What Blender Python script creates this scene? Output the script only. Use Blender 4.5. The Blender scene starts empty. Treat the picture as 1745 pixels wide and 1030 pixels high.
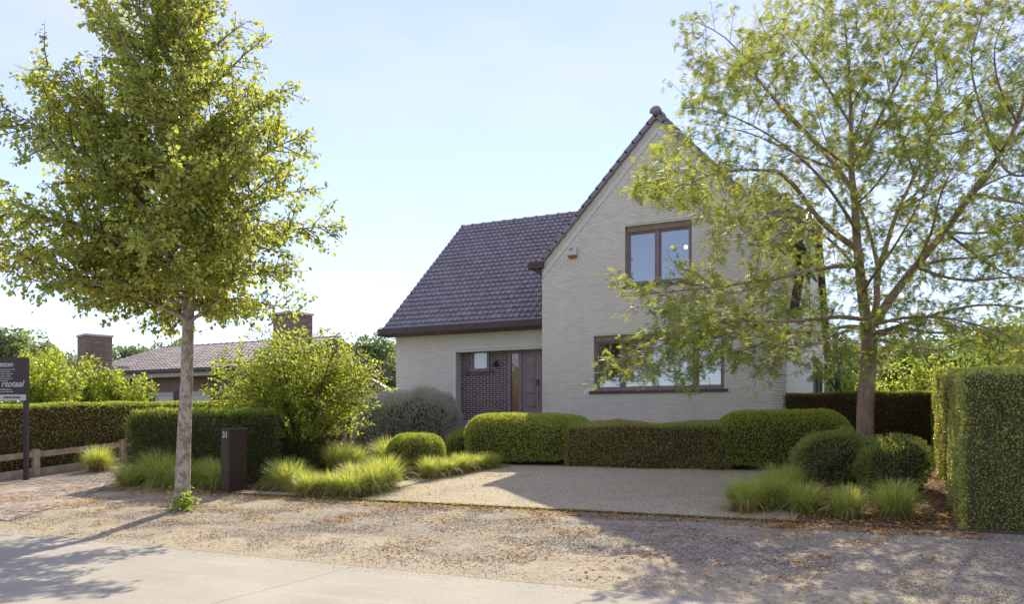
import bpy, math, random
import numpy as np
from mathutils import Vector, Matrix
from mathutils.geometry import tessellate_polygon
random.seed(7); np.random.seed(7); RNG = np.random.default_rng(11)
scn = bpy.context.scene
COL = scn.collection
R = math.radians

# ------------------------------------------------------------------ camera
cam_d = bpy.data.cameras.new('camera'); cam = bpy.data.objects.new('camera', cam_d); COL.objects.link(cam)
cam.location = (8.64, -19.6, 1.6); cam.rotation_euler = (R(90), 0, R(25.97))
cam_d.sensor_width = 36; cam_d.lens = 36*1350/1745; cam_d.shift_y = (725-515)/1745
cam_d.clip_end = 3000; cam_d.clip_start = 0.1
scn.camera = cam
# ------------------------------------------------------------------ world, sun, exposure
SUN_D = Vector((-0.30, 0.954, 0)).normalized(); SUN_E = R(39.5)
to_sun = Vector((SUN_D.x*math.cos(SUN_E), SUN_D.y*math.cos(SUN_E), math.sin(SUN_E)))
world = bpy.data.worlds.new("World"); scn.world = world; world.use_nodes = True
wn = world.node_tree; wn.nodes.clear()
sky = wn.nodes.new('ShaderNodeTexSky'); sky.sky_type = 'NISHITA'; sky.sun_disc = False
sky.sun_elevation = SUN_E; sky.sun_rotation = math.atan2(SUN_D.x, SUN_D.y)
sky.air_density = 0.8; sky.dust_density = 0.0; sky.ozone_density = 0.5; sky.altitude = 0
bg = wn.nodes.new('ShaderNodeBackground'); bg.inputs[1].default_value = 0.104
wo = wn.nodes.new('ShaderNodeOutputWorld')
tc = wn.nodes.new('ShaderNodeTexCoord'); mp = wn.nodes.new('ShaderNodeMapping'); mp.inputs['Scale'].default_value = (1.0, 1.0, 3.2)
nz = wn.nodes.new('ShaderNodeTexNoise'); nz.inputs['Scale'].default_value = 2.1; nz.inputs['Detail'].default_value = 5; nz.inputs['Roughness'].default_value = 0.5
cr = wn.nodes.new('ShaderNodeValToRGB'); cr.color_ramp.elements[0].position = 0.46; cr.color_ramp.elements[1].position = 0.8
cr.color_ramp.elements[0].color = (0.36, 0.36, 0.36, 1); cr.color_ramp.elements[1].color = (0.85, 0.85, 0.85, 1)
mx = wn.nodes.new('ShaderNodeMix'); mx.data_type = 'RGBA'
mx.inputs[7].default_value = (4.35, 4.1, 6.0, 1)      # thin high cloud, as bright as the haze near the horizon
wn.links.new(tc.outputs['Generated'], mp.inputs[0]); wn.links.new(mp.outputs[0], nz.inputs['Vector'])
wn.links.new(nz.outputs[0], cr.inputs[0]); wn.links.new(cr.outputs[0], mx.inputs[0])
wn.links.new(sky.outputs[0], mx.inputs[6]); wn.links.new(mx.outputs[2], bg.inputs[0]); wn.links.new(bg.outputs[0], wo.inputs[0])
sd = bpy.data.lights.new('sun', 'SUN'); sd.energy = 2.95; sd.angle = R(0.5); sd.color = (1.0, 0.925, 0.75)
so = bpy.data.objects.new('sun', sd); COL.objects.link(so); so.rotation_euler = (-to_sun).to_track_quat('-Z', 'Y').to_euler()
so.location = (0, 0, 30)
scn.view_settings.view_transform = 'Standard'; scn.view_settings.look = 'None'
scn.view_settings.gamma = 1.0; scn.view_settings.exposure = 1.22; scn.view_settings.use_curve_mapping = False

# ------------------------------------------------------------------ helpers
def g(v):                                   # ground height, rising from the road to the house
    v = np.asarray(v, float)
    return np.where(v < -12.3, 0.0, np.where(v < -3.5, .077*(v+12.3), np.where(v < 0, .6776+.04*(v+3.5), .8176)))
def gf(v): return float(g(v))

def tag(o, label=None, cat=None, group=None, kind=None):
    if label: o['label'] = label
    if cat: o['category'] = cat
    if group: o['group'] = group
    if kind: o['kind'] = kind
    return o
def link(o, parent=None):
    COL.objects.link(o)
    if parent: o.parent = parent
    return o
def empty(name, loc, rz=0):
    o = bpy.data.objects.new(name, None); o.location = loc; o.rotation_euler = (0, 0, rz); o.empty_display_size = .3
    return link(o)
def np_mesh(name, V, F, mat=None, smooth=False, rnd=None):
    """V (n,3), F (m,k) int array or list of such arrays"""
    if not isinstance(F, list): F = [F]
    F = [np.asarray(f, np.int32) for f in F if len(f)]
    me = bpy.data.meshes.new(name)
    V = np.ascontiguousarray(V, np.float32)
    me.vertices.add(len(V)); me.vertices.foreach_set('co', V.ravel())
    nl = sum(f.size for f in F); nf = sum(len(f) for f in F)
    me.loops.add(nl); me.loops.foreach_set('vertex_index', np.concatenate([f.ravel() for f in F]))
    me.polygons.add(nf)
    tot = np.concatenate([np.full(len(f), f.shape[1], np.int32) for f in F])
    st = np.concatenate([[0], np.cumsum(tot)[:-1]]).astype(np.int32)
    me.polygons.foreach_set('loop_start', st)
    try: me.polygons.foreach_set('loop_total', tot)
    except Exception: pass
    me.polygons.foreach_set('use_smooth', np.full(nf, smooth, bool))
    me.update(calc_edges=True)
    if rnd is not None:
        a = me.attributes.new('rnd', 'FLOAT', 'FACE'); a.data.foreach_set('value', np.ascontiguousarray(rnd, np.float32))
    if mat: me.materials.append(mat)
    return me
class MB:
    def __init__(s): s.v = []; s.f = []; s.n = 0
    def add(s, V, F):
        V = [tuple(p) for p in V]
        s.v += V; s.f += [tuple(i+s.n for i in f) for f in F]; s.n += len(V); return s
    def box(s, x0, x1, y0, y1, z0, z1):
        return s.add([(x0,y0,z0),(x1,y0,z0),(x1,y1,z0),(x0,y1,z0),(x0,y0,z1),(x1,y0,z1),(x1,y1,z1),(x0,y1,z1)],
                     [(0,3,2,1),(4,5,6,7),(0,1,5,4),(1,2,6,5),(2,3,7,6),(3,0,4,7)])
    def prism_y(s, pts, y0, y1):            # polygon in (x,z), counter clockwise seen from -y
        n = len(pts)
        V = [(x, y0, z) for x, z in pts]+[(x, y1, z) for x, z in pts]
        return s.add(V, [tuple(range(n)), tuple(range(2*n-1, n-1, -1))]+[(i, i+n, (i+1) % n+n, (i+1) % n) for i in range(n)])
    def prism_x(s, pts, x0, x1):            # polygon in (y,z)
        n = len(pts)
        V = [(x0, y, z) for y, z in pts]+[(x1, y, z) for y, z in pts]
        return s.add(V, [tuple(range(n-1, -1, -1)), tuple(range(n, 2*n))]+[(i, (i+1) % n, (i+1) % n+n, i+n) for i in range(n)])
    def tube(s, P, rad, k=8, cap=True):
        P = [Vector(p) for p in P]; n = len(P)
        rings = []; up = Vector((0.31, 0.17, 0.93))
        for i in range(n):
            t = (P[min(i+1, n-1)]-P[max(i-1, 0)]).normalized()
            a = t.cross(up)
            if a.length < .1: a = t.cross(Vector((1, 0, 0)))
            a.normalize(); b = t.cross(a)
            r = rad[i] if hasattr(rad, '__len__') else rad
            rings.append([P[i]+(a*math.cos(q)+b*math.sin(q))*r for q in [2*math.pi*j/k for j in range(k)]])
        V = [p for r_ in rings for p in r_]; F = []
        for i in range(n-1):
            for j in range(k): F.append((i*k+j, i*k+(j+1) % k, (i+1)*k+(j+1) % k, (i+1)*k+j))
        if cap: F += [tuple(range(k-1, -1, -1)), tuple((n-1)*k+j for j in range(k))]
        return s.add(V, F)
    def mesh(s, name, mat, smooth=False):
        me = bpy.data.meshes.new(name); me.from_pydata(s.v, [], s.f); me.update()
        if smooth: me.polygons.foreach_set('use_smooth', [True]*len(me.polygons))
        if mat: me.materials.append(mat)
        return me
    def build(s, name, mat, parent=None, loc=(0,0,0), smooth=False, bevel=0):
        o = bpy.data.objects.new(name, s.mesh(name, mat, smooth)); o.location = loc
        if bevel:
            m = o.modifiers.new('b', 'BEVEL'); m.width = bevel; m.segments = 2; m.limit_method = 'ANGLE'
        return link(o, parent)
def obj(name, me, parent=None, loc=(0,0,0), rz=0):
    o = bpy.data.objects.new(name, me); o.location = loc; o.rotation_euler = (0, 0, rz); return link(o, parent)

# ---- materials
def nodes(m):
    m.use_nodes = True; nt = m.node_tree; nt.nodes.clear(); return nt
def N(nt, t, **kw):
    n = nt.nodes.new(t)
    for k, v in kw.items():
        if k.startswith('i_'): n.inputs[k[2:].replace('_', ' ')].default_value = v
        else: setattr(n, k, v)
    return n
def mixc(nt, fac, a, b, mode='MIX'):
    m = N(nt, 'ShaderNodeMix', data_type='RGBA', blend_type=mode)
    for i, x in ((0, fac), (6, a), (7, b)):
        if hasattr(x, 'is_linked') or isinstance(x, bpy.types.NodeSocket): nt.links.new(x, m.inputs[i])
        else: m.inputs[i].default_value = x if i == 0 else (tuple(x)+(1,))[:4]
    return m.outputs[2]
def noise(nt, scale, detail=4, rough=.55, vec=None, stretch=None, w=0):
    c = N(nt, 'ShaderNodeTexCoord').outputs['Object'] if vec is None else vec
    if stretch or w:
        mpn = N(nt, 'ShaderNodeMapping'); nt.links.new(c, mpn.inputs[0])
        mpn.inputs['Scale'].default_value = stretch or (1,1,1); mpn.inputs['Location'].default_value = (w, w*.7, w*1.3); c = mpn.outputs[0]
    n = N(nt, 'ShaderNodeTexNoise', i_Scale=scale, i_Detail=detail, i_Roughness=rough); nt.links.new(c, n.inputs['Vector'])
    return n.outputs[0]
def ramp(nt, src, stops):
    r = N(nt, 'ShaderNodeValToRGB'); nt.links.new(src, r.inputs[0]); e = r.color_ramp.elements
    while len(e) < len(stops): e.new(.5)
    for el, (p, c) in zip(e, stops):
        el.position = p; el.color = (c, c, c, 1) if isinstance(c, (int, float)) else (tuple(c)+(1,))[:4]
    return r.outputs[0]
def pbr(name, col, rough=.8, spec=.3, bump=None, bstr=.3, bdist=.01, metal=0):
    m = bpy.data.materials.new(name); nt = nodes(m)
    b = N(nt, 'ShaderNodeBsdfPrincipled'); o = N(nt, 'ShaderNodeOutputMaterial'); nt.links.new(b.outputs[0], o.inputs[0])
    b.inputs['Roughness'].default_value = rough; b.inputs['Specular IOR Level'].default_value = spec; b.inputs['Metallic'].default_value = metal
    if callable(col): c = col(nt)
    else: c = col
    if isinstance(c, bpy.types.NodeSocket): nt.links.new(c, b.inputs['Base Color'])
    else: b.inputs['Base Color'].default_value = (tuple(c)+(1,))[:4]
    if bump:
        h = bump(nt); bn = N(nt, 'ShaderNodeBump', i_Strength=bstr, i_Distance=bdist); nt.links.new(h, bn.inputs['Height']); nt.links.new(bn.outputs[0], b.inputs['Normal'])
    return m
def vary(base, amt=.25, scale=6, fine=60, tint=None, rnd=False):
    def f(nt):
        lo = tuple(x*(1-amt) for x in base); hi = tuple(min(1, x*(1+amt)) for x in base)
        c = mixc(nt, ramp(nt, noise(nt, scale), [(.3, 0), (.7, 1)]), lo, hi)
        c = mixc(nt, ramp(nt, noise(nt, fine, 3), [(.35, 0.0), (.75, .5)]), c, tuple(x*.7 for x in base))
        if tint: c = mixc(nt, ramp(nt, noise(nt, scale*.5, w=7), [(.5, 0), (.75, .7)]), c, tint)
        if rnd:
            oi = N(nt, 'ShaderNodeObjectInfo'); c = mixc(nt, 1.0, c, ramp(nt, oi.outputs['Random'], [(0, .72), (1, 1.18)]), 'MULTIPLY')
        return c
    return f
def leafmat(name, stops, trans=.45, rough=.55, spec=.3, tcol=1.5, big=None):
    m = bpy.data.materials.new(name); nt = nodes(m)
    at = N(nt, 'ShaderNodeAttribute', attribute_name='rnd')
    c = ramp(nt, at.outputs['Fac'], stops)
    if big: c = mixc(nt, ramp(nt, noise(nt, big[0], 3), [(.42, 0), (.65, 1)]), c, mixc(nt, .6, c, big[1]))
    b = N(nt, 'ShaderNodeBsdfPrincipled'); b.inputs['Roughness'].default_value = rough; b.inputs['Specular IOR Level'].default_value = spec
    nt.links.new(c, b.inputs['Base Color'])
    t = N(nt, 'ShaderNodeBsdfTranslucent')
    nt.links.new(mixc(nt, 1.0, c, (1.32*tcol, 1.2*tcol, .6*tcol), 'MULTIPLY'), t.inputs[0])
    ms = N(nt, 'ShaderNodeMixShader'); ms.inputs[0].default_value = trans
    nt.links.new(b.outputs[0], ms.inputs[1]); nt.links.new(t.outputs[0], ms.inputs[2])
    o = N(nt, 'ShaderNodeOutputMaterial'); nt.links.new(ms.outputs[0], o.inputs[0]); return m
M = {}
def cream(nt, base=(.82, .755, .63), rnd=True):
    c = mixc(nt, ramp(nt, noise(nt, 3, 5), [(.35, 0), (.7, 1)]), tuple(x*.93 for x in base), base)
    c = mixc(nt, ramp(nt, noise(nt, 1.3, 4, stretch=(1, 1, .25), w=3), [(.5, 0), (.8, .55)]), c, tuple(x*.82 for x in base))
    c = mixc(nt, ramp(nt, noise(nt, 70, 3), [(.55, 0), (.8, .4)]), c, tuple(x*.65 for x in base))
    return c
def cream_rnd(nt):
    at = N(nt, 'ShaderNodeAttribute', attribute_name='rnd')
    return mixc(nt, 1.0, cream(nt), ramp(nt, at.outputs['Fac'], [(0, .93), (.5, .98), (1, 1.02)]), 'MULTIPLY')
M['cream_brick'] = pbr('cream_painted_brick', lambda nt: mixc(nt, 1.0, cream(nt), ramp(nt, N(nt, 'ShaderNodeObjectInfo').outputs['Random'], [(0, .93), (1, 1.02)]), 'MULTIPLY'), .75, .25, lambda nt: noise(nt, 60, 4), .6, .004)
M['cream_bricks'] = pbr('cream_painted_bricks', cream_rnd, .75, .25, lambda nt: noise(nt, 60, 4), .6, .004)
M['cream'] = pbr('cream_render', lambda nt: cream(nt, (.78, .73, .62)), .8, .25, lambda nt: noise(nt, 50, 4), .4, .003)
M['cream_joint'] = pbr('cream_joint', lambda nt: cream(nt, (.66, .605, .51)), .9, .1, lambda nt: noise(nt, 50, 4), .4, .003)
M['dark_brick'] = pbr('dark_brick', vary((.13, .085, .075), .35, 8, 50, None, True), .65, .35, lambda nt: noise(nt, 55, 4), .6, .004)
M['mortar'] = pbr('pale_mortar', vary((.62, .57, .52), .15, 10), .95, .1, lambda nt: noise(nt, 90, 3), .5, .003)
M['plinth'] = pbr('grey_stone', vary((.30, .28, .28), .12, 4), .7, .3, lambda nt: noise(nt, 40), .3, .003)
def tilecol(nt):
    at = N(nt, 'ShaderNodeAttribute', attribute_name='rnd'); oi = N(nt, 'ShaderNodeObjectInfo')
    ad = N(nt, 'ShaderNodeMath', operation='ADD'); nt.links.new(at.outputs['Fac'], ad.inputs[0]); nt.links.new(oi.outputs['Random'], ad.inputs[1])
    md = N(nt, 'ShaderNodeMath', operation='FRACT'); nt.links.new(ad.outputs[0], md.inputs[0])
    c = ramp(nt, md.outputs[0], [(0, (.215, .185, .185)), (.5, (.25, .215, .215)), (1, (.295, .255, .255))])
    geo = N(nt, 'ShaderNodeNewGeometry').outputs['Position']
    c = mixc(nt, ramp(nt, noise(nt, .9, 5, vec=geo), [(.5, 0), (.8, .35)]), c, (.22, .20, .15))
    return mixc(nt, ramp(nt, noise(nt, 40, 4, vec=geo), [(.45, 0), (.85, .3)]), c, (.08, .06, .07))
M['tile'] = pbr('glazed_roof_tile', tilecol, .38, .55, lambda nt: noise(nt, 30, 3), .25, .004)
M['dark_wood'] = pbr('brown_painted_wood', vary((.085, .055, .05), .25, 5), .5, .4, lambda nt: noise(nt, 20, stretch=(1, 1, 8)), .2, .002)
M['frame'] = pbr('taupe_window_frame', vary((.27, .195, .185), .12, 5), .5, .4)
M['door'] = pbr('taupe_door_paint', vary((.30, .225, .22), .1, 4), .45, .4)
M['shutter'] = pbr('tan_roller_shutter', vary((.36, .27, .17), .2, 4), .55, .3)
M['sill'] = pbr('dark_red_sill_tile', vary((.10, .055, .045), .3, 6, 50, None, True), .45, .45)
M['black'] = pbr('black_iron', (.015, .014, .014), .4, .5)
M['room'] = pbr('room_wall', (.42, .40, .38), .9, .1)
M['salmon'] = pbr('salmon_curtain', vary((.62, .36, .24), .15, 3), .8, .1)
M['curtain'] = pbr('white_curtain', vary((.62, .60, .58), .08, 3), .9, .1)
M['white'] = pbr('white_plastic', vary((.7, .68, .64), .06, 5), .4, .4)
M['orange'] = pbr('orange_lens', (.36, .13, .045), .3, .5)
M['blind'] = pbr('white_blind', (.85, .85, .85), .6, .3)
def glass(name, refl=.32, tint=(.55, .6, .6), base=(.02, .025, .03)):
    m = bpy.data.materials.new(name); nt = nodes(m)
    gl = N(nt, 'ShaderNodeBsdfGlossy'); gl.inputs['Roughness'].default_value = .015; gl.inputs[0].default_value = (.9, .92, .95, 1)
    bmp = N(nt, 'ShaderNodeBump', i_Strength=.04, i_Distance=.02); nt.links.new(noise(nt, 2.2, 1), bmp.inputs['Height']); nt.links.new(bmp.outputs[0], gl.inputs['Normal'])
    tr = N(nt, 'ShaderNodeBsdfTransparent'); tr.inputs[0].default_value = tint+(1,)
    ms = N(nt, 'ShaderNodeMixShader'); ms.inputs[0].default_value = refl
    nt.links.new(tr.outputs[0], ms.inputs[1]); nt.links.new(gl.outputs[0], ms.inputs[2])
    o = N(nt, 'ShaderNodeOutputMaterial'); nt.links.new(ms.outputs[0], o.inputs[0]); return m
M['glass'] = glass('window_glass', .17, (.85, .88, .88)); M['glass_up'] = glass('upper_window_glass', .27); M['glass_clear'] = glass('sidelight_glass', .07, (.85, .85, .85))
def lamp_mat():
    m = bpy.data.materials.new('lit_lamp_globe'); nt = nodes(m); e = N(nt, 'ShaderNodeEmission'); e.inputs[0].default_value = (1, .85, .55, 1); e.inputs[1].default_value = 6
    o = N(nt, 'ShaderNodeOutputMaterial'); nt.links.new(e.outputs[0], o.inputs[0]); return m
M['lamp'] = lamp_mat()
# ground materials
def gravel_cols(nt, dark, mid, light, sc=55):
    v = N(nt, 'ShaderNodeTexVoronoi', i_Scale=sc); nt.links.new(N(nt, 'ShaderNodeTexCoord').outputs['Object'], v.inputs['Vector'])
    sp = N(nt, 'ShaderNodeSeparateColor'); nt.links.new(v.outputs['Color'], sp.inputs[0])
    return ramp(nt, sp.outputs[0], [(0, dark), (.45, mid), (.8, light), (1, tuple(min(.7, x*1.25) for x in light))])
def verge_col(nt):
    c = gravel_cols(nt, (.19, .158, .12), (.33, .28, .21), (.47, .405, .305), 42)
    sand = mixc(nt, ramp(nt, noise(nt, 12, 5), [(.3, 0), (.7, 1)]), (.47, .39, .26), (.57, .485, .345))
    pos = N(nt, 'ShaderNodeNewGeometry').outputs['Position']
    sx = N(nt, 'ShaderNodeSeparateXYZ'); nt.links.new(pos, sx.inputs[0])
    # dust and sand gather along the road edge and on the left by the paved drive
    mr = N(nt, 'ShaderNodeMapRange', interpolation_type='SMOOTHSTEP'); nt.links.new(sx.outputs[1], mr.inputs[0])
    for i, x in ((1, -12.4), (2, -10.6), (3, .30), (4, 0.0)): mr.inputs[i].default_value = x
    ml = N(nt, 'ShaderNodeMapRange', interpolation_type='SMOOTHSTEP'); nt.links.new(sx.outputs[0], ml.inputs[0])
    for i, x in ((1, -4.5), (2, -1.0), (3, .16), (4, 0.0)): ml.inputs[i].default_value = x
    n = noise(nt, .75, 7, .62, stretch=(.45, 1.5, 1))
    a = N(nt, 'ShaderNodeMath', operation='ADD'); nt.links.new(n, a.inputs[0]); nt.links.new(mr.outputs[0], a.inputs[1])
    a2 = N(nt, 'ShaderNodeMath', operation='ADD'); nt.links.new(a.outputs[0], a2.inputs[0]); nt.links.new(ml.outputs[0], a2.inputs[1])
    c = mixc(nt, ramp(nt, a2.outputs[0], [(.50, 0), (.66, .92)]), c, sand)
    c = mixc(nt, ramp(nt, noise(nt, 1.6, 7, .7, stretch=(.12, 1.6, 1), w=15), [(.54, 0), (.62, .55)]), c, (.56, .475, .33))
    c = mixc(nt, ramp(nt, noise(nt, 26, 4, .75, w=21), [(.5, 0), (.62, .6)]), c, (.17, .13, .10))
    return mixc(nt, ramp(nt, noise(nt, 2.2, 6, .7, w=9), [(.52, 0), (.72, .45)]), c, (.19, .145, .11))
M['verge'] = pbr('stony_verge', verge_col, .95, .1, lambda nt: noise(nt, 45, 5, .7), 1.0, .02)
M['court'] = pbr('beige_gravel', lambda nt: mixc(nt, ramp(nt, noise(nt, 1.2, 5, stretch=(1, 1.6, 1)), [(.4, 0), (.75, .4)]), gravel_cols(nt, (.31, .24, .155), (.49, .40, .27), (.66, .55, .39), 60), (.40, .32, .235)), .95, .1, lambda nt: noise(nt, 60, 5, .7), 1.0, .018)
def road_col(nt):
    c = mixc(nt, ramp(nt, noise(nt, .7, 6), [(.35, 0), (.7, 1)]), (.35, .315, .245), (.44, .40, .315))
    c = mixc(nt, ramp(nt, noise(nt, 90, 3, .7), [(.5, 0), (.62, .6)]), c, (.25, .22, .19))
    c = mixc(nt, ramp(nt, noise(nt, 130, 2, .7, w=5), [(.56, 0), (.66, .7)]), c, (.62, .57, .49))
    c = mixc(nt, ramp(nt, noise(nt, 3, 6, .65, stretch=(.3, 1.3, 1), w=4), [(.52, 0), (.72, .35)]), c, (.54, .47, .38))
    return c
M['road'] = pbr('pale_concrete_road', road_col, .9, .2, lambda nt: noise(nt, 110, 4, .7), .6, .006)
M['joint'] = pbr('tar_joint', vary((.20, .17, .14), .2, 4), .9, .1)
M['soil'] = pbr('bed_soil', vary((.16, .105, .07), .35, 5, 30, (.26, .16, .09)), .95, .1, lambda nt: noise(nt, 30, 5, .7), 1.0, .03)
M['lawn'] = pbr('far_grass', vary((.07, .085, .03), .3, .4, 8), .95, .1, lambda nt: noise(nt, 20), .8, .04)
M['paver'] = pbr('brown_clinker_paver', vary((.40, .325, .26), .2, 3, 40, (.30, .25, .22), True), .85, .2, lambda nt: noise(nt, 40, 4), .5, .004)
M['pavbed'] = pbr('sand_joint', vary((.24, .19, .14), .2, 5), .95, .1)
M['slab'] = pbr('pale_concrete_slab', vary((.46, .41, .35), .12, 3), .85, .2, lambda nt: noise(nt, 60), .4, .004)
M['edging'] = pbr('rusty_edging', vary((.11, .08, .06), .3, 5), .8, .3)
M['stone'] = leafmat('loose_stone', [(0, (.14, .115, .09)), (.4, (.29, .245, .19)), (.75, (.47, .405, .31)), (1, (.66, .585, .46))], 0.0, .9, .1)
M['stone_beige'] = leafmat('loose_beige_stone', [(0, (.28, .22, .15)), (.5, (.50, .415, .30)), (1, (.72, .62, .46))], 0.0, .9, .1)
M['litter'] = leafmat('fallen_leaf', [(0, (0.33, 0.143, 0.039)), (0.45, (0.506, 0.253, 0.055)), (0.75, (0.572, 0.374, 0.11)), (1, (0.462, 0.352, 0.187))], .15, .8, .15)
# plant materials
M['linden'] = leafmat('linden_leaf', [(0, (0.195, 0.266, 0.073)), (0.5, (0.37, 0.446, 0.116)), (0.93, (0.527, 0.55, 0.157)), (1, (0.55, 0.55, 0.173))], .62, .42, .35, 1.15, (.9, (.34, .37, .12)))
M['locust'] = leafmat('locust_leaf', [(0, (0.162, 0.228, 0.06)), (0.5, (0.285, 0.345, 0.083)), (0.95, (0.419, 0.463, 0.119)), (1, (0.55, 0.504, 0.142))], .5, .5, .2, 1.1, (.8, (.30, .34, .12)))
M['shrub'] = leafmat('bright_shrub_leaf', [(0, (0.154, 0.225, 0.045)), (0.5, (0.284, 0.36, 0.068)), (1, (0.473, 0.497, 0.113))], .5, .45, .35, 1.6)
M['silver'] = leafmat('silver_leaf', [(0, (0.374, 0.426, 0.269)), (0.5, (0.55, 0.55, 0.55)), (1, (0.55, 0.55, 0.55))], .3, .5, .4, 1.2)
M['yew'] = leafmat('yew_leaf', [(0, (0.055, 0.079, 0.028)), (0.6, (0.113, 0.146, 0.044)), (0.9, (0.202, 0.223, 0.067)), (1, (0.33, 0.2, 0.089))], .3, .5, .35, 1.5)
M['hedge_r'] = leafmat('tall_hedge_leaf', [(0, (0.205, 0.304, 0.065)), (0.6, (0.443, 0.459, 0.122)), (0.92, (0.52, 0.459, 0.217)), (1, (0.52, 0.459, 0.217))], .3, .33, .7, 1.5)
M['box'] = leafmat('clipped_box_leaf', [(0, (0.229, 0.298, 0.059)), (0.6, (0.408, 0.475, 0.09)), (1, (0.475, 0.475, 0.165))], .35, .5, .3, 1.5)
M['brown_hedge'] = leafmat('brown_green_hedge_leaf', [(0, (0.3, 0.207, 0.102)), (0.35, (0.414, 0.323, 0.145)), (0.5, (0.36, 0.448, 0.115)), (1, (0.414, 0.472, 0.172))], .3, .6, .2, 1.4)
M['copper_hedge'] = leafmat('dark_brown_hedge_leaf', [(0, (0.117, 0.076, 0.046)), (0.5, (0.214, 0.14, 0.075)), (0.8, (0.177, 0.209, 0.069)), (1, (0.312, 0.397, 0.114))], .25, .6, .2, 1.4)
M['hedge_l'] = leafmat('long_hedge_leaf', [(0, (0.19, 0.19, 0.065)), (0.4, (0.271, 0.288, 0.082)), (0.8, (0.351, 0.431, 0.112)), (1, (0.383, 0.255, 0.128))], .35, .6, .25, 1.5)
M['new'] = leafmat('fresh_shoot_leaf', [(0, (0.156, 0.235, 0.046)), (1, (0.312, 0.39, 0.094))], .5, .5, .3, 1.6)
M['grass'] = leafmat('ornamental_grass', [(0, (0.229, 0.302, 0.068)), (0.5, (0.421, 0.5, 0.122)), (0.85, (0.5, 0.5, 0.216)), (1, (0.5, 0.5, 0.377))], .45, .5, .3, 1.4)
M['straw'] = leafmat('dead_straw', [(0, (.24, .15, .07)), (1, (.46, .34, .19))], .3, .8, .1)
M['far'] = leafmat('distant_leaf', [(0, (0.119, 0.177, 0.085)), (0.5, (0.197, 0.254, 0.128)), (1, (0.316, 0.366, 0.185))], .4, .6, .2, 1.4)
M['farlight'] = leafmat('distant_light_leaf', [(0, (0.134, 0.185, 0.067)), (0.5, (0.202, 0.269, 0.084)), (1, (0.336, 0.403, 0.134))], .5, .6, .2, 1.5)
M['core'] = pbr('inner_twigs', vary((.07, .065, .035), .3, 6), .95, .05, lambda nt: noise(nt, 30, 4), 1.0, .03)
M['core_green'] = pbr('inner_green_twigs', vary((.10, .105, .05), .35, 9), .95, .05, lambda nt: noise(nt, 30, 4), 1.0, .03)
M['shaggy'] = leafmat('shaggy_bush_leaf', [(0, (0.173, 0.224, 0.068)), (0.6, (0.334, 0.421, 0.125)), (0.92, (0.543, 0.55, 0.205)), (1, (0.494, 0.369, 0.16))], .35, .5, .25, 1.3)
M['core_brown'] = pbr('inner_brown_twigs', vary((.085, .055, .035), .3, 6), .95, .05, lambda nt: noise(nt, 30, 4), 1.0, .03)
M['bark'] = pbr('linden_bark', lambda nt: mixc(nt, ramp(nt, noise(nt, 11, 7, .7, stretch=(1, 1, .7)), [(.44, 0), (.56, 1)]), (.25, .20, .15), (.50, .43, .34)), .9, .15, lambda nt: noise(nt, 14, 6, .7, stretch=(1.2, 1.2, .35)), 1.0, .02)
M['bark2'] = pbr('locust_bark', lambda nt: mixc(nt, ramp(nt, noise(nt, 8, 6, .65, stretch=(1, 1, .4)), [(.4, 0), (.65, 1)]), (.27, .185, .14), (.46, .33, .245)), .9, .15, lambda nt: noise(nt, 22, 6, .7, stretch=(1.2, 1.2, .5)), 1.0, .015)
M['twig'] = pbr('twig_bark', vary((.12, .085, .055), .3, 8), .9, .1)
M['oldwood'] = pbr('weathered_fence_wood', lambda nt: mixc(nt, ramp(nt, noise(nt, 5, 6, .6, stretch=(1, 1, 1)), [(.35, 0), (.65, 1)]), (.30, .22, .16), (.46, .36, .27)), .85, .15, lambda nt: noise(nt, 30, 5, .7), .8, .006)
M['sign'] = pbr('brown_sign_board', vary((.055, .038, .036), .12, 3), .5, .4)
M['sign_white'] = pbr('sign_white', (.55, .53, .52), .6, .3)
M['corten'] = pbr('dark_brown_metal', vary((.052, .032, .025), .18, 5), .5, .4, lambda nt: noise(nt, 90, 3), .15, .002)
def nb_brick(nt):
    b = N(nt, 'ShaderNodeTexBrick'); mpn = N(nt, 'ShaderNodeMapping'); mpn.inputs['Rotation'].default_value = (R(90), 0, 0)
    c = N(nt, 'ShaderNodeTexCoord'); gx = N(nt, 'ShaderNodeSeparateXYZ'); nt.links.new(c.outputs['Object'], gx.inputs[0])
    ad = N(nt, 'ShaderNodeMath', operation='ADD'); nt.links.new(gx.outputs[0], ad.inputs[0]); nt.links.new(gx.outputs[1], ad.inputs[1])
    cb = N(nt, 'ShaderNodeCombineXYZ'); nt.links.new(ad.outputs[0], cb.inputs[0]); nt.links.new(gx.outputs[2], cb.inputs[1])
    nt.links.new(cb.outputs[0], b.inputs['Vector'])
    b.inputs['Scale'].default_value = 1; b.inputs['Brick Width'].default_value = .22; b.inputs['Row Height'].default_value = .065; b.inputs['Mortar Size'].default_value = .006
    b.inputs['Color1'].default_value = (.24, .155, .115, 1); b.inputs['Color2'].default_value = (.34, .235, .18, 1); b.inputs['Mortar'].default_value = (.12, .09, .075, 1)
    return b.outputs[0]
M['nb_brick'] = pbr('neighbour_brown_brick', nb_brick, .85, .2, lambda nt: noise(nt, 40), .4, .004)
M['nb_tile'] = pbr('neighbour_tile', lambda nt: mixc(nt, 1.0, ramp(nt, N(nt, 'ShaderNodeAttribute', attribute_name='rnd').outputs['Fac'], [(0, (.24, .19, .17)), (1, (.40, .335, .30))]), ramp(nt, noise(nt, 1.2, 4), [(.3, .8), (.7, 1.1)]), 'MULTIPLY'), .65, .4)
M['nb_fascia'] = pbr('cream_fascia', vary((.62, .56, .44), .06, 3), .6, .3)
M['lead'] = pbr('lead_flashing', (.30, .31, .34), .45, .5)

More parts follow.
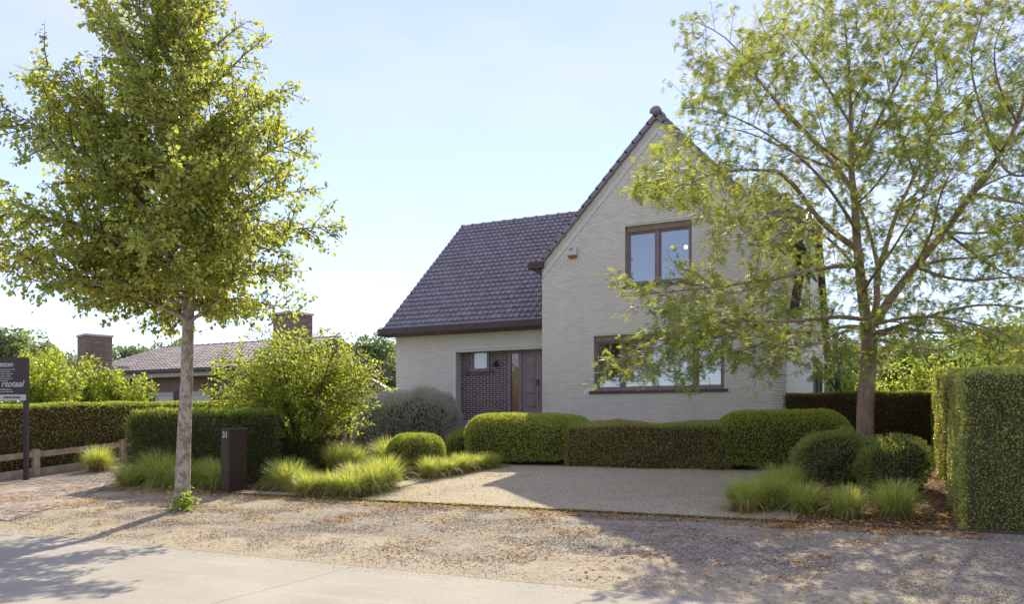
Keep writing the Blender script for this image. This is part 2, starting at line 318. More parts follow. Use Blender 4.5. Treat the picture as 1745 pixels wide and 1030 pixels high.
# ------------------------------------------------------------------ SETTING
def sheet(name, us, vs, dz, mat, disp=None, parent=None, kind='structure'):
    U, Vv = np.meshgrid(us, vs, indexing='ij'); Z = g(Vv)+dz
    if disp is not None: Z = Z+disp(U, Vv)
    V = np.stack([U, Vv, Z], -1).reshape(-1, 3); nu, nv = len(us), len(vs)
    i, j = np.meshgrid(np.arange(nu-1), np.arange(nv-1), indexing='ij'); a = (i*nv+j).ravel()
    F = np.stack([a, a+nv, a+nv+1, a+1], -1)
    o = obj(name, np_mesh(name, V, F, mat, smooth=True), parent)
    if kind and not parent: o['kind'] = kind
    return o
def wob(U, V, amp, sc, seed=0):
    r = np.random.default_rng(seed); s = np.zeros_like(U)
    for k in range(7):
        a = r.uniform(0, 6.28); f = sc*r.uniform(.5, 2.2); s = s+np.sin((U*np.cos(a)+V*np.sin(a))*f+r.uniform(0, 6.28))/1.5
    return amp*s/3
sheet('ground', np.array([-1500, -200, -60, -30, -15, -5, 5, 15, 30, 60, 200, 1500.]), np.array([-1500, -200, -60, -22, -12.3, -8.5, -3.5, 0, 10, 30, 100, 400, 2500.]), -.03, M['lawn'])
# the roadside verge with real unevenness
vo = sheet('verge', np.linspace(-26, 22, 330), np.concatenate([np.linspace(-12.32, -8.52, 60)]), 0.0, M['verge'],
      lambda U, V: np.clip(wob(U, V, .02, 3.2, 1)+wob(U, V, .009, 11, 2), -.012, .05)*np.clip((V+12.32)/.25, 0, 1)*np.clip((-8.52-V)/.2, 0, 1)+.004)
# road of pale concrete slabs with tarred joints
road = empty('road', (0, -16, 0)); road['kind'] = 'structure'
MB().box(-90, 90, -5.2, 3.66, -.25, -.012).build('joint_filler', M['joint'], road)
edges = [-90, -24.4, -18.9, -13.4, -7.9, -2.45, 3.12, 8.7, 14.2, 19.7, 90]
for a, b in zip(edges[:-1], edges[1:]):
    MB().add([(a+.004, -5.2, -.2), (b-.004, -5.2, -.2), (b-.004, 3.7, -.2), (a+.004, 3.7, -.2), (a+.004, -5.2, 0.002), (b-.004, -5.2, 0.002), (b-.004+.02, 3.7, 0.002), (a+.004+.02, 3.7, 0.002)],
             [(0,3,2,1),(4,5,6,7),(0,1,5,4),(1,2,6,5),(2,3,7,6),(3,0,4,7)]).build('road_slab', M['road'], road)
# gravel court
sheet('gravel_court', np.linspace(.22, 7.4, 60), np.concatenate([np.linspace(-8.48, -3.5, 50), [-3.0]]), 0.006, M['court'], lambda U, V: np.clip(wob(U, V, .008, 4, 3), -.004, .02)+.004)
# planting beds
sheet('planting_bed', np.array([-6.9, -3, .22]), np.array([-8.15, -3.5, 0.]), 0.004, M['soil'])
bed2 = sheet('planting_bed', np.array([7.42, 9, 14.]), np.array([-8.46, -3.5, 0.]), 0.004, M['soil'])
sheet('planting_bed', np.array([-.6, 3, 8.]), np.array([-3.5, -3.0, 0.]), -0.012, M['soil'])
# edging
edg = empty('steel_edging', (0, 0, 0)); edg['kind'] = 'structure'
m = MB()
for (a, b) in ((-3.2, .22), (.22, 3.8), (3.8, 7.4), (7.4, 13)):
    z = gf(-8.5)
    MB().box(a+.004, b-.004, -8.515, -8.49, z-.1, z+.035).build('edging_strip', M['edging'], edg)
# path of concrete slabs along the front bed and beside the gravel court
sp = empty('slab_path', (0, 0, 0)); sp['kind'] = 'structure'
def slabbox(u0, u1, v0, v1, h=.02):
    z = lambda v: gf(v)
    return MB().add([(u0, v0, z(v0)-.05), (u1, v0, z(v0)-.05), (u1, v1, z(v1)-.05), (u0, v1, z(v1)-.05), (u0, v0, z(v0)+h), (u1, v0, z(v0)+h), (u1, v1, z(v1)+h), (u0, v1, z(v1)+h)],
                    [(0,3,2,1),(4,5,6,7),(0,1,5,4),(1,2,6,5),(2,3,7,6),(3,0,4,7)])
u = -6.2
while u < -1.2:
    slabbox(u, u+.39, -8.48, -8.12).build('path_slab', M['slab'], sp, bevel=.004); u += .4
v = -7.9
while v < -3.2:
    w_ = .0 + max(0, (v+6.2))*.12
    slabbox(-.22+w_, .16+w_, v, v+.39).build('path_slab', M['slab'], sp, bevel=.004); v += .4
# paved drive on the left: individual clinkers, nearest ones as parts
drive = empty('brick_drive', (0, 0, 0)); drive['kind'] = 'structure'
def drive_right(v):                         # right edge of the drive bends towards the road
    return np.interp(v, [-12.2, -11.5, -10.6, -8.7, -7.2, 3], [-3.9, -4.35, -4.75, -5.95, -7.4, -7.4])
bed_us = np.linspace(-9.75, -3.9, 30)
bv = np.linspace(-11.6, 2, 60)
V_ = []; 
for v in bv:
    r_ = float(drive_right(v)); l_ = -9.75
    for k in range(2): V_.append(((l_, r_)[k], v, gf(v)+.008))
obj('paving_bed', np_mesh('paving_bed', np.array(V_), np.array([(2*i, 2*i+1, 2*i+3, 2*i+2) for i in range(len(bv)-1)]), M['pavbed']), drive)
pav = MB().box(-.098, .098, -.046, .046, -.05, .0).mesh('paver', M['paver'])
spots = []
v = -11.6; row = 0
while v < 1.5:
    u = -9.7+(row % 2)*.1+.03*math.sin(v*2)
    while u < float(drive_right(v))-.08:
        spots.append((u, v)); u += .203
    v += .099; row += 1
cu = Vector((8.64, -19.6))
def seen_px(u, v):
    d = Vector((u, v))-cu; f = d.dot(Vector((-.438, .899))); s_ = d.dot(Vector((.899, .438)))
    return 872.5+1350*s_/f, 725+1350*(1.6-gf(v))/f, f
vis = sorted([(seen_px(u, v)[2], u, v) for u, v in spots if 0 < seen_px(u, v)[0] < 190])
near = set((u, v) for _, u, v in vis[:300])
V_, F_ = [], []
stf = MB()
slope = math.atan(.077)
for (u, v) in spots:
    dz = RNG.uniform(.010, .019)
    if (u, v) in near:
        o = obj('paver', pav, drive, (u, v, gf(v)+dz), RNG.normal(0, .012)); o.rotation_euler[0] = slope
    else: stf.box(u-.098, u+.098, v-.046, v+.046, gf(v)-.03, gf(v)+dz)
tag(stf.build('far_pavers', M['paver'], drive), kind='stuff')

# ------------------------------------------------------------------ leaf machinery
def rotframe(a, n):
    a = a/np.linalg.norm(a, axis=1, keepdims=True)
    n = n-(n*a).sum(1, keepdims=True)*a; n = n/np.maximum(np.linalg.norm(n, axis=1, keepdims=True), 1e-6)
    s = np.cross(a, n); return np.stack([s, a, n], 2)      # columns: side, axis, normal
def instance(T, TF, pos, frames, scale):
    n, k = len(pos), len(T)
    V = np.einsum('nij,kj->nki', frames, T)*scale[:, None, None]+pos[:, None, :]
    off = (np.arange(n)*k)[:, None, None]
    Fs = [(np.asarray(f)[None]+off).reshape(-1, np.asarray(f).shape[1]) for f in TF]
    return V.reshape(-1, 3), Fs
def leaf_mesh(name, T, TF, pos, axis, nrm, scale, mat, rnd=None):
    pos = np.asarray(pos, float); n = len(pos)
    V, Fs = instance(T, TF, pos, rotframe(np.asarray(axis, float), np.asarray(nrm, float)), np.asarray(scale, float))
    if rnd is None: rnd = RNG.random(n)
    rr = np.concatenate([np.repeat(rnd, len(f)) for f in TF])
    return np_mesh(name, V, Fs, mat, False, rr)
T_DIA = np.array([(0, 0, 0), (.28, .45, .06), (0, 1, 0), (-.28, .45, .06)]); F_DIA = [[(0, 1, 2), (0, 2, 3)]]
T_HEART = np.array([(0, 0, 0), (.42, .15, .07), (.46, .5, .06), (0, 1.05, -.08), (-.46, .5, .06), (-.42, .15, .07), (0, .45, 0)])
F_HEART = [[(0, 1, 2, 6), (6, 2, 3, 4), (0, 6, 4, 5)]]
T_OVAL = np.array([(0, 0, 0), (.27, .35, .05), (.22, .75, .02), (0, 1, -.06), (-.22, .75, .02), (-.27, .35, .05)]); F_OVAL = [[(0, 1, 2, 3), (0, 3, 4, 5)]]
T_LIME = np.array([(0, 0, 0), (.44, .28, .07), (.30, .72, .03), (0, 1.05, -.08), (-.30, .72, .03), (-.44, .28, .07)]); F_LIME = [[(0, 1, 2, 3), (0, 3, 4, 5)]]
T_NARROW = np.array([(0, 0, 0), (.11, .45, .04), (0, 1, -.05), (-.11, .45, .04)]); F_NARROW = [[(0, 1, 2), (0, 2, 3)]]
# feathery pinnate locust leaf: drooping midrib with seven pairs of leaflets
def make_frond():
    V = []; F = []
    n = 4
    for i in range(n):
        t = (i+.7)/n; y = t*.95; z = -.22*t*t
        for s in (-1, 1):
            b = len(V); L = .45*(1-.45*abs(t-.4)); w = .11
            V += [(0, y-w, z), (0, y+w*.6, z), (s*L, y+L*.35, z-.06)]
            F.append((b, b+2, b+1) if s < 0 else (b, b+2, b+1)[::-1])
    return np.array(V), [F]
T_FROND, F_FROND = make_frond()
def rv(n): 
    x = RNG.normal(size=(n, 3)); return x/np.linalg.norm(x, axis=1, keepdims=True)
def noise3(P, sc, seed):
    r = np.random.default_rng(seed); s = 0
    for k in range(6):
        d = r.normal(size=3); d = d/np.linalg.norm(d)*sc*r.uniform(.6, 1.8); s = s+np.sin(P@d+r.uniform(0, 6.28))
    return s/2.4
def round_map(P, half, rad):
    inner = np.maximum(half-rad, 1e-3)
    Q = np.clip(P, -inner, inner); d = P-Q; L = np.maximum(np.linalg.norm(d, axis=1, keepdims=True), 1e-6)
    return Q+d/L*rad, d/L
def box_sample(n, half, skip_bottom=True):
    hx, hy, hz = half
    A = np.array([hy*hz, hy*hz, hx*hz, hx*hz, hx*hy, 0 if skip_bottom else hx*hy]); f = RNG.choice(6, n, p=A/A.sum())
    P = RNG.uniform(-1, 1, (n, 3))*np.array(half)
    ax = f//2; sg = np.where(f % 2 == 0, 1, -1)
    P[np.arange(n), ax] = sg*np.array(half)[ax]
    return P
def clipped(name, label, cat, centre, half, rad, rz, mat, core, dens, leaf, bump=(.03, 5), T=(T_DIA, F_DIA), group=None, up=.3, out=.8, shoots=None, follow=0.0, seed=1, top_extra=None, lay=.25, jitter=.02, ripple=None):
    """a clipped hedge or ball: a dense inner body of twigs and leaves standing out of its surface. centre is at ground."""
    half = np.array(half, float)
    root = empty(name, centre, rz); tag(root, label, cat, group)
    rad = min(rad, half.min()*.999)
    def disp(P, Nn):
        d = bump[0]*noise3(P, bump[1], seed)+bump[0]*.4*noise3(P, bump[1]*3, seed+1)
        if ripple: d = d+ripple[0]*(np.abs(np.sin(P[:, 1]*ripple[1]+.35*np.sin(P[:, 1]*1.7)))-.5)*np.clip(np.abs(Nn[:, 0])*2-.6, 0, 1)
        P = P+Nn*d[:, None]; P = P+np.array([0, 0, half[2]]); P[:, 2] += P[:, 1]*follow*np.clip(1, 0, 1); return P
    # inner body
    n = 14; gx = np.linspace(-1, 1, n*2); V = []; F = []
    for ax in range(3):
        for sg in (-1, 1):
            A, B = np.meshgrid(gx, gx, indexing='ij'); P = np.zeros((A.size, 3)); o = [i for i in range(3) if i != ax]
            P[:, o[0]] = A.ravel(); P[:, o[1]] = B.ravel(); P[:, ax] = sg; b = sum(len(x) for x in V); V.append(P*half)
            m_ = len(gx); i, j = np.meshgrid(np.arange(m_-1), np.arange(m_-1), indexing='ij'); a = (i*m_+j).ravel()+b
            F.append(np.stack([a, a+m_, a+m_+1, a+1], -1) if (sg > 0) == (ax != 1) else np.stack([a, a+1, a+m_+1, a+m_], -1))
    V = np.concatenate(V); F = np.concatenate(F)
    P, Nn = round_map(V, half, rad); P = disp(P*1.0, Nn)-Nn*leaf*.55
    obj('twig_core', np_mesh('twig_core', P, F, M[core], True), root)
    area = 4*(half[0]*half[2]+half[1]*half[2])*2/1.0*1.0+4*half[0]*half[1]
    cnt = int(area*dens)
    P, Nn = round_map(box_sample(cnt, half), half, rad)
    P = disp(P, Nn)
    P = P+Nn*RNG.uniform(-leaf*.6, jitter, (cnt, 1))
    ax = Nn*out+np.array([0, 0, up])+rv(cnt)*.65; nr = Nn*lay+rv(cnt)*.7+np.array([0, 0, .35])
    obj('foliage', leaf_mesh('foliage', *T, P, ax, nr, RNG.uniform(.6, 1.25, cnt)*leaf, M[mat]), root)
    if shoots:                                  # fresh upright shoots on the top
        cnt, h, mt = shoots
        P = RNG.uniform(-1, 1, (cnt, 3))*half*np.array([1, 1, 0]); P[:, 2] = half[2]
        P, Nn = round_map(P, half, rad); P = disp(P, Nn)
        PP, AX = [], []
        for k in range(5):
            lean = rv(cnt)*.25; PP.append(P+np.array([0, 0, h*k/5.])*RNG.uniform(.5, 1.2, (cnt, 1))); AX.append(np.array([0, 0, 1.])+rv(cnt)*.7)
        PP = np.concatenate(PP); AX = np.concatenate(AX)
        obj('new_shoots', leaf_mesh('new_shoots', *T, PP, AX, rv(len(PP)), RNG.uniform(.6, 1.1, len(PP))*leaf, M[mt]), root)
    return root

# ------------------------------------------------------------------ WHITE HOUSE
house = empty('white_house', (0, 0, 0)); tag(house, 'cream painted brick house with steep gable and dark tiled roof', 'house')
UC, UW = 3.17, 6.28                     # gable centre and width
EZ, SL = 5.95, 1.08                     # wall height at the corner, slope of the rake
AZ = EZ+SL*UC
def wallface(outer, holes, y, depth, name, mat, parent=None, thick=.3):
    polys = [[Vector((x, z, 0)) for x, z in p] for p in [outer]+holes]
    tris = tessellate_polygon(polys); flat = [p for poly in polys for p in poly]
    mb = MB(); V = [(p.x, y, p.y) for p in flat]; F = []
    for t in tris:
        a, b, c = [flat[i] for i in t]; cr_ = (b-a).cross(c-a).z
        F.append(tuple(t) if cr_ > 0 else tuple(reversed(t)))
    mb.add(V, F)
    for h in holes:
        n = len(h)
        for i in range(n):
            (x0, z0), (x1, z1) = h[i], h[(i+1) % n]
            mb.add([(x0, y, z0), (x1, y, z1), (x1, y+depth, z1), (x0, y+depth, z0)], [(0, 1, 2, 3)])
    return mb.build(name, mat, parent)
W1 = (1.48, 4.84, 2.49, 3.93); W2 = (2.33, 4.05, 5.19, 6.71)
rect = lambda w: [(w[0], w[2]), (w[1], w[2]), (w[1], w[3]), (w[0], w[3])]
gable = wallface([(0, .5), (UW, .5), (UW, EZ), (UC, AZ), (0, EZ)], [rect(W1), rect(W2)], 0, .28, 'gable_wall', M['cream_joint'], house)
BL, BH, CO = .21, .052, .0622
bricks = []                             # (u0,u1,z)
band = .30                              # vertical drop taken by the two rake bands
def rake_z(u): return AZ-SL*abs(u-UC)
def lay(u0, u1, z0, z1, clip=None, holes=[], gap=.003):
    res = []; z = z0; row = 0
    while z+BH < z1:
        # split the course at the holes and the rake
        a0, a1 = u0, u1
        if clip:
            top = z+BH+clip
            half = (AZ-top)/SL
            if half <= .05: break
            a0, a1 = max(u0, UC-half), min(u1, UC+half)
        segs = [(a0, a1)]
        for h in holes:
            if z+BH > h[2]-.001 and z < h[3]+.001:
                ns = []
                for s0, s1 in segs:
                    if h[0] > s0: ns.append((s0, min(s1, h[0])))
                    if h[1] < s1: ns.append((max(s0, h[1]), s1))
                segs = [s for s in ns if s[1]-s[0] > .03]
        for s0, s1 in segs:
            x = u0-(row % 2)*.11
            while x < s1:
                b0, b1 = max(x, s0+.001), min(x+BL, s1-.001)
                if b1-b0 > .012: res.append((b0, b1, z))
                x += BL+gap
        z += CO; row += 1
    return res
bricks = lay(0, UW, .55, AZ, clip=.02+.40, holes=[W1, W2])
def brick_objs(bricks, y, proud, parent, name, mat, matstuff, maxn, key, stuffname):
    bricks = sorted(bricks, key=key); unit = MB().box(-.5, .5, -.5, .5, 0, 1)
    unit = None
    cache = {}
    V, F, Rn = [], [], []
    for i, (b0, b1, z) in enumerate(bricks):
        w = b1-b0; pr = proud+float(RNG.uniform(-.0015, .0025))
        if i < maxn:
            kk = round(w, 2)
            if kk not in cache:
                e = .004
                cache[kk] = MB().add([(-w/2, 0, 0), (w/2, 0, 0), (w/2, 0, BH), (-w/2, 0, BH), (-w/2+e, -proud, e), (w/2-e, -proud, e), (w/2-e, -proud, BH-e), (-w/2+e, -proud, BH-e)],
                                      [(4, 5, 6, 7), (0, 1, 5, 4), (1, 2, 6, 5), (2, 3, 7, 6), (3, 0, 4, 7)]).mesh(name, mat)
            obj(name, cache[kk], parent, ((b0+b1)/2, y-float(RNG.uniform(0, .002)), z))
        else:
            n = len(V); e = .004
            V += [(b0, y, z), (b1, y, z), (b1, y, z+BH), (b0, y, z+BH), (b0+e, y-pr, z+e), (b1-e, y-pr, z+e), (b1-e, y-pr, z+BH-e), (b0+e, y-pr, z+BH-e)]
            F += [(n+4, n+5, n+6, n+7), (n, n+1, n+5, n+4), (n+1, n+2, n+6, n+5), (n+2, n+3, n+7, n+6), (n+3, n, n+4, n+7)]
            Rn += [random.random()]*5
    if V: tag(obj(stuffname, np_mesh(stuffname, np.array(V), np.array(F), matstuff, False, np.array(Rn)), parent), kind='stuff')
brick_objs([b for b in bricks], 0, .009, gable, 'brick', M['cream_brick'], M['cream_bricks'], 300,
           lambda b: (0 if b[2] > 1.72 and 0 < b[0] else 100)+abs(b[0]-6.3)+.6*abs(b[2]-1.75), 'painted_bricks')
# rake bands
for k, (d0, d1) in enumerate(((.02, .20), (.215, .40))):
    for s in (-1, 1):
        uo = UC+s*UC*1.0 if s < 0 else UW
        def pt(u, d): return (u, rake_z(u)-d)
        lo = [pt(UC, d1), pt(UC, d0), pt(uo, d0), pt(uo, d1)]
        if s < 0: lo = lo[::-1]
        MB().prism_y(lo[::-1], -.014-.003*k, .0).build('rake_band', M['cream'], gable, bevel=.003)
# soldier course above windows
# rest of the wing: front wall at v=1, recessed entrance
WV = 1.0; EV = 1.3
ENT = (-3.26, 0.01, 1.55, 3.84)
wing = wallface([(-5.41, .5), (0.0, .5), (0.0, 4.5), (-5.41, 4.5)], [], WV, .3, 'wing_wall_base', M['cream_joint'], house) if False else None
wing = MB()
wing.box(-5.41, -3.26, WV, WV+.29, .5, 4.52); wing.box(-3.26, -.001, WV, WV+.28, 3.84, 4.52)
wing = wing.build('wing_wall', M['cream_joint'], house)
wb = lay(-5.41, -3.38, .55, 4.4)+lay(-3.38, -.0, 3.96, 4.4)
brick_objs(wb, WV, .009, wing, 'brick', M['cream_brick'], M['cream_bricks'], 0, lambda b: b[0], 'painted_bricks')
MB().box(-3.37, -3.262, WV-.016, WV+.0, 1.5, 3.95).build('entrance_surround', M['cream'], wing)
MB().box(-3.262, -.002, WV-.016, WV+.0, 3.845, 3.95).build('entrance_surround', M['cream'], wing)
MB().box(-3.262, -.002, WV+.01, EV+.2, 3.78, 3.838).build('entrance_ceiling', M['cream'], wing)
# other walls
for nm, box in (('wing_side_wall', (-5.41, -5.15, 1.29, 10.4)), ('rear_wall', (-5.41, 6.28, 10.4, 10.65))):
    MB().box(box[0], box[1], box[2], box[3], .5, 4.5).build(nm, M['cream'], house)
MB().prism_x([(1.3, 4.5), (10.4, 4.5), (5.6, 8.7)], -5.41, -5.16).build('wing_end_gable', M['cream'], house)
MB().prism_x([(.0, .5), (10.4, .5), (10.4, 4.5), (7.35, 7.2), (4.0, 7.2), (2.5, 5.95), (.0, 5.9)], 6.0, 6.279).build('right_wall', M['cream'], house)
MB().box(.001, .25, .28, 4.5, .5, 5.9).build('gable_left_wall', M['cream'], house)
# floor slab and plinth of the entrance, steps
MB().box(-3.45, 0, 1.02, 1.6, 1.40, 1.60).build('entrance_floor', M['plinth'], house)
MB().box(-3.26, -1.66, 1.18, 1.34, 1.6, 1.75).build('plinth', M['plinth'], house, bevel=.005)
stp = empty('entrance_steps', (-1.9, .1, .8)); tag(stp, 'low brick steps with pale treads below the front door', 'steps')
for k in range(4):
    y0 = -1.0+k*.33; z0 = (k)*.16
    MB().box(-1.5, 1.6, y0, 1.0, z0, z0+.12).build('riser', M['sill'], stp)
    MB().box(-1.52, 1.62, y0-.02, 1.0, z0+.12, z0+.16).build('tread', M['slab'], stp)
ew = MB().box(-3.5, -1.66, EV, EV+.1, 1.74, 3.84).build('entrance_wall', M['mortar'], house)
SWN = (-2.9, -2.27, 3.2, 3.84)
db = lay(-3.45, -1.67, 1.755, 3.83, holes=[SWN], gap=.013)
brick_objs(db, EV, .005, ew, 'brick', M['dark_brick'], M['dark_brick'], 300, lambda b: -b[2], 'dark_bricks')
# windows
def window(w, y, mull, mat_g, depth=.14, fr=.07, sh=.12, sash=True, name='window'):
    u0, u1, z0, z1 = w
    f = MB(); yy = y+depth
    f.box(u0, u0+fr, yy-.05, yy+.05, z0, z1); f.box(u1-fr, u1, yy-.05, yy+.05, z0, z1)
    f.box(u0+fr, u1-fr, yy-.049, yy+.049, z0, z0+fr); f.box(u0+fr, u1-fr, yy-.049, yy+.049, z1-sh-fr*.7, z1-sh)
    win = f.build(name, M['frame'], house, bevel=.004)
    xs = [u0+fr]+[m_ for m_ in mull]+[u1-fr]
    for m_ in mull: MB().box(m_-.045, m_+.045, yy-.062, yy+.04, z0+fr, z1-sh-fr*.7).build('mullion', M['frame'], win, bevel=.004)
    for i in range(len(xs)-1):
        a = xs[i]+(.045 if i else 0); b = xs[i+1]-(.045 if i < len(xs)-2 else 0)
        if sash:
            s = MB(); q = .035
            s.box(a, a+q, yy-.03, yy+.02, z0+fr, z1-sh-fr*.7); s.box(b-q, b, yy-.03, yy+.02, z0+fr, z1-sh-fr*.7)
            s.box(a+q, b-q, yy-.029, yy+.019, z0+fr, z0+fr+q); s.box(a+q, b-q, yy-.029, yy+.019, z1-sh-fr*.7-q, z1-sh-fr*.7)
            s.build('sash', M['frame'], win)
        MB().box(a+.03, b-.03, yy-.006, yy+.006, z0+fr+.03, z1-sh-fr*.7-.03).build('pane', mat_g, win)
    if sh > .02:
        k = 0; z = z1-.004
        while z > z1-sh+.012:                    # slats of the rolled up shutter
            MB().box(u0+.03, u1-.03, y+.045+(.006 if k % 2 else 0), y+.075, z-.030, z-.004).build('shutter_slat', M['shutter'], win); z -= .034; k += 1
    return win
w1 = window(W1, 0, [2.22, 4.12], M['glass'])
w2 = window(W2, 0, [3.16], M['glass_up'])
w3 = window(SWN, EV-.12, [], M['glass'], depth=.12, fr=.06, sh=0.0)
def sill_tiles(win, u0, u1, z0, z1, y0, y1, n):
    d = (u1-u0)/n
    for i in range(n): MB().box(u0+i*d+.004, u0+(i+1)*d-.004, y0, y1, z0, z1).build('sill_tile', M['sill'], win, bevel=.004)
    MB().box(u0+.01, u1-.01, y0+.01, y1, z0-.004, z1-.006).build('sill_mortar', M['mortar'], win)
sill_tiles(w1, 1.36, 4.94, 2.415, 2.488, -.055, .09, 15)
sill_tiles(w2, 2.27, 4.11, 5.115, 5.188, -.055, .09, 8)
sill_tiles(w3, -3.08, -2.12, 3.135, 3.195, EV-.06, EV-.012, 4)
# rooms behind the glass
def room(u0, u1, y0, y1, z0, z1):
    mb = MB().add([(u0,y0,z0),(u1,y0,z0),(u1,y1,z0),(u0,y1,z0),(u0,y0,z1),(u1,y0,z1),(u1,y1,z1),(u0,y1,z1)], [(0,1,2,3),(4,7,6,5),(1,5,6,2),(2,6,7,3),(3,7,4,0)])
    return mb.build('room', M['room'], house)
room(.3, 5.95, .29, 4, 1.7, 4.3); room(1.15, 5.2, .29, 4, 4.6, 6.85); room(-3.4, -1.7, EV+.11, 3, 1.8, 4.2)
# horizontal blind slats (right two lights) and a sheer curtain on the left
for k in range(26):
    z = 2.58+k*.052
    MB().add([(2.3, .33, z), (4.75, .33, z), (4.75, .36, z+.036), (2.3, .36, z+.036)], [(0, 1, 2, 3)]).build('blind_slat', M['blind'], w1)
def curtain(u0, u1, y, z0, z1, parent, mat, n=24, amp=.03):
    V = []; F = []
    for i in range(n+1):
        u_ = u0+(u1-u0)*i/n; yy = y+amp*math.sin(i*1.7)+.3*amp*math.sin(i*.6); V += [(u_, yy, z0), (u_, yy, z1)]
    for i in range(n): F.append((2*i, 2*i+2, 2*i+3, 2*i+1))
    return MB().add(V, F).build('curtain', mat, parent)
curtain(1.55, 1.85, .42, 2.5, 3.9, w1, M['curtain']); curtain(-2.88, -2.3, EV+.2, 3.2, 3.84, w3, M['curtain'])
curtain(2.4, 2.62, .45, 5.1, 6.8, w2, M['curtain'])
# lit lamp in the upstairs room
gl = MB()
V = []; F = []
def sphere(c, r, nu=12, nv=8):
    V = []; F = []
    for j in range(nv+1):
        for i in range(nu):
            a, b = 2*math.pi*i/nu, math.pi*j/nv; V.append((c[0]+r*math.sin(b)*math.cos(a), c[1]+r*math.sin(b)*math.sin(a), c[2]+r*math.cos(b)))
    for j in range(nv):
        for i in range(nu): F.append((j*nu+i, (j+1)*nu+i, (j+1)*nu+(i+1) % nu, j*nu+(i+1) % nu))
    return V, F
lt = empty('ceiling_lamp', (3.72, .75, 6.2)); tag(lt, 'small lit globe lamp behind the upstairs window', 'lamp')
MB().add(*sphere((0, 0, 0), .05)).build('globe', M['lamp'], lt, smooth=True)
MB().tube([(0, 0, .06), (0, 0, .95)], .01, 6).build('cord', M['black'], lt)
# door and sidelight
dr = empty('front_door', (0, 0, 0)); dr.parent = house
f = MB()
for a, b in ((-1.66, -1.57), (-1.32, -1.20), (-.20, -.02)): f.box(a, b, EV-.03, EV+.07, 1.6, 3.78)
f.box(-1.57, -1.32, EV-.029, EV+.069, 3.70, 3.78); f.box(-1.2, -.2, EV-.029, EV+.069, 3.70, 3.78); f.box(-1.57, -1.32, EV-.029, EV+.069, 1.6, 1.72)
f.build('door_frame', M['frame'], dr, bevel=.004)
MB().box(-1.565, -1.325, EV+.01, EV+.02, 1.725, 3.695).build('sidelight_pane', M['glass_clear'], dr)
curtain(-1.56, -1.33, EV+.034, 1.73, 3.69, dr, M['salmon'], 10, .006)
lf = MB().box(-1.198, -.202, EV+.0, EV+.05, 1.6, 3.698).build('door_leaf', M['door'], dr)
for ci, (a, b) in enumerate(((-1.09, -.80), (-.60, -.31))):
    for k in range(5):
        z0 = 1.72+k*.395; z1 = z0+.31
        MB().add([(a, EV-.001, z0), (b, EV-.001, z0), (b, EV-.001, z1), (a, EV-.001, z1), (a+.035, EV-.022, z0+.035), (b-.035, EV-.022, z0+.035), (b-.035, EV-.022, z1-.035), (a+.035, EV-.022, z1-.035)],
                 [(4, 5, 6, 7), (0, 1, 5, 4), (1, 2, 6, 5), (2, 3, 7, 6), (3, 0, 4, 7)]).build('panel', M['door'], lf)
        q = MB()
        for (x0, x1, y0, y1) in ((a-.02, a, z0-.02, z1+.02), (b, b+.02, z0-.02, z1+.02), (a, b, z0-.02, z0), (a, b, z1, z1+.02)):
            q.box(x0, x1, EV-.012, EV, y0, y1)
        q.build('panel_moulding', M['door'], lf)
kn = MB(); ring = [(-.70+.045*math.cos(t), EV-.03, 2.82+.06*math.sin(t)) for t in [i*math.pi/6 for i in range(13)]]
kn.tube(ring, .011, 6); kn.box(-.72, -.68, EV-.045, EV-.0, 2.87, 2.91)
kn.build('knocker', M['black'], lf, smooth=True)
MB().box(-.71, -.69, EV-.05, EV, 2.3, 2.62).build('handle', M['lead'], lf)
wl = empty('wall_lantern', (-2.03, EV-.012, 3.42)); tag(wl, 'small black lantern on the dark brick beside the little window', 'lantern')
MB().box(-.03, .03, -.02, 0, -.09, .09).build('back_plate', M['black'], wl); MB().tube([(0, 0, .05), (0, -.09, .09), (0, -.12, .05)], .01, 6).build('arm', M['black'], wl)
MB().tube([(0, -.12, .05), (0, -.12, .02), (0, -.12, -.1)], [.015, .055, .035], 6).build('lamp_glass', M['black'], wl)
# alarm siren box
al = empty('alarm_siren', (.90, -.014, 6.02)); tag(al, 'white alarm box with orange lens high on the gable', 'alarm box')
MB().box(-.12, .12, -.09, 0, .075, .29).build('housing', M['white'], al, bevel=.012)
MB().box(-.08, .04, -.094, -.091, .20, .265).build('speaker_grille', M['lead'], al)
MB().add([(-.12, -.088, .073), (.12, -.088, .073), (.12, -.002, .073), (-.12, -.002, .073), (-.095, -.06, 0), (.095, -.06, 0), (.095, -.01, 0), (-.095, -.01, 0)],
         [(0, 1, 2, 3), (4, 7, 6, 5), (0, 4, 5, 1), (1, 5, 6, 2), (2, 6, 7, 3), (3, 7, 4, 0)]).build('lens', M['orange'], al)
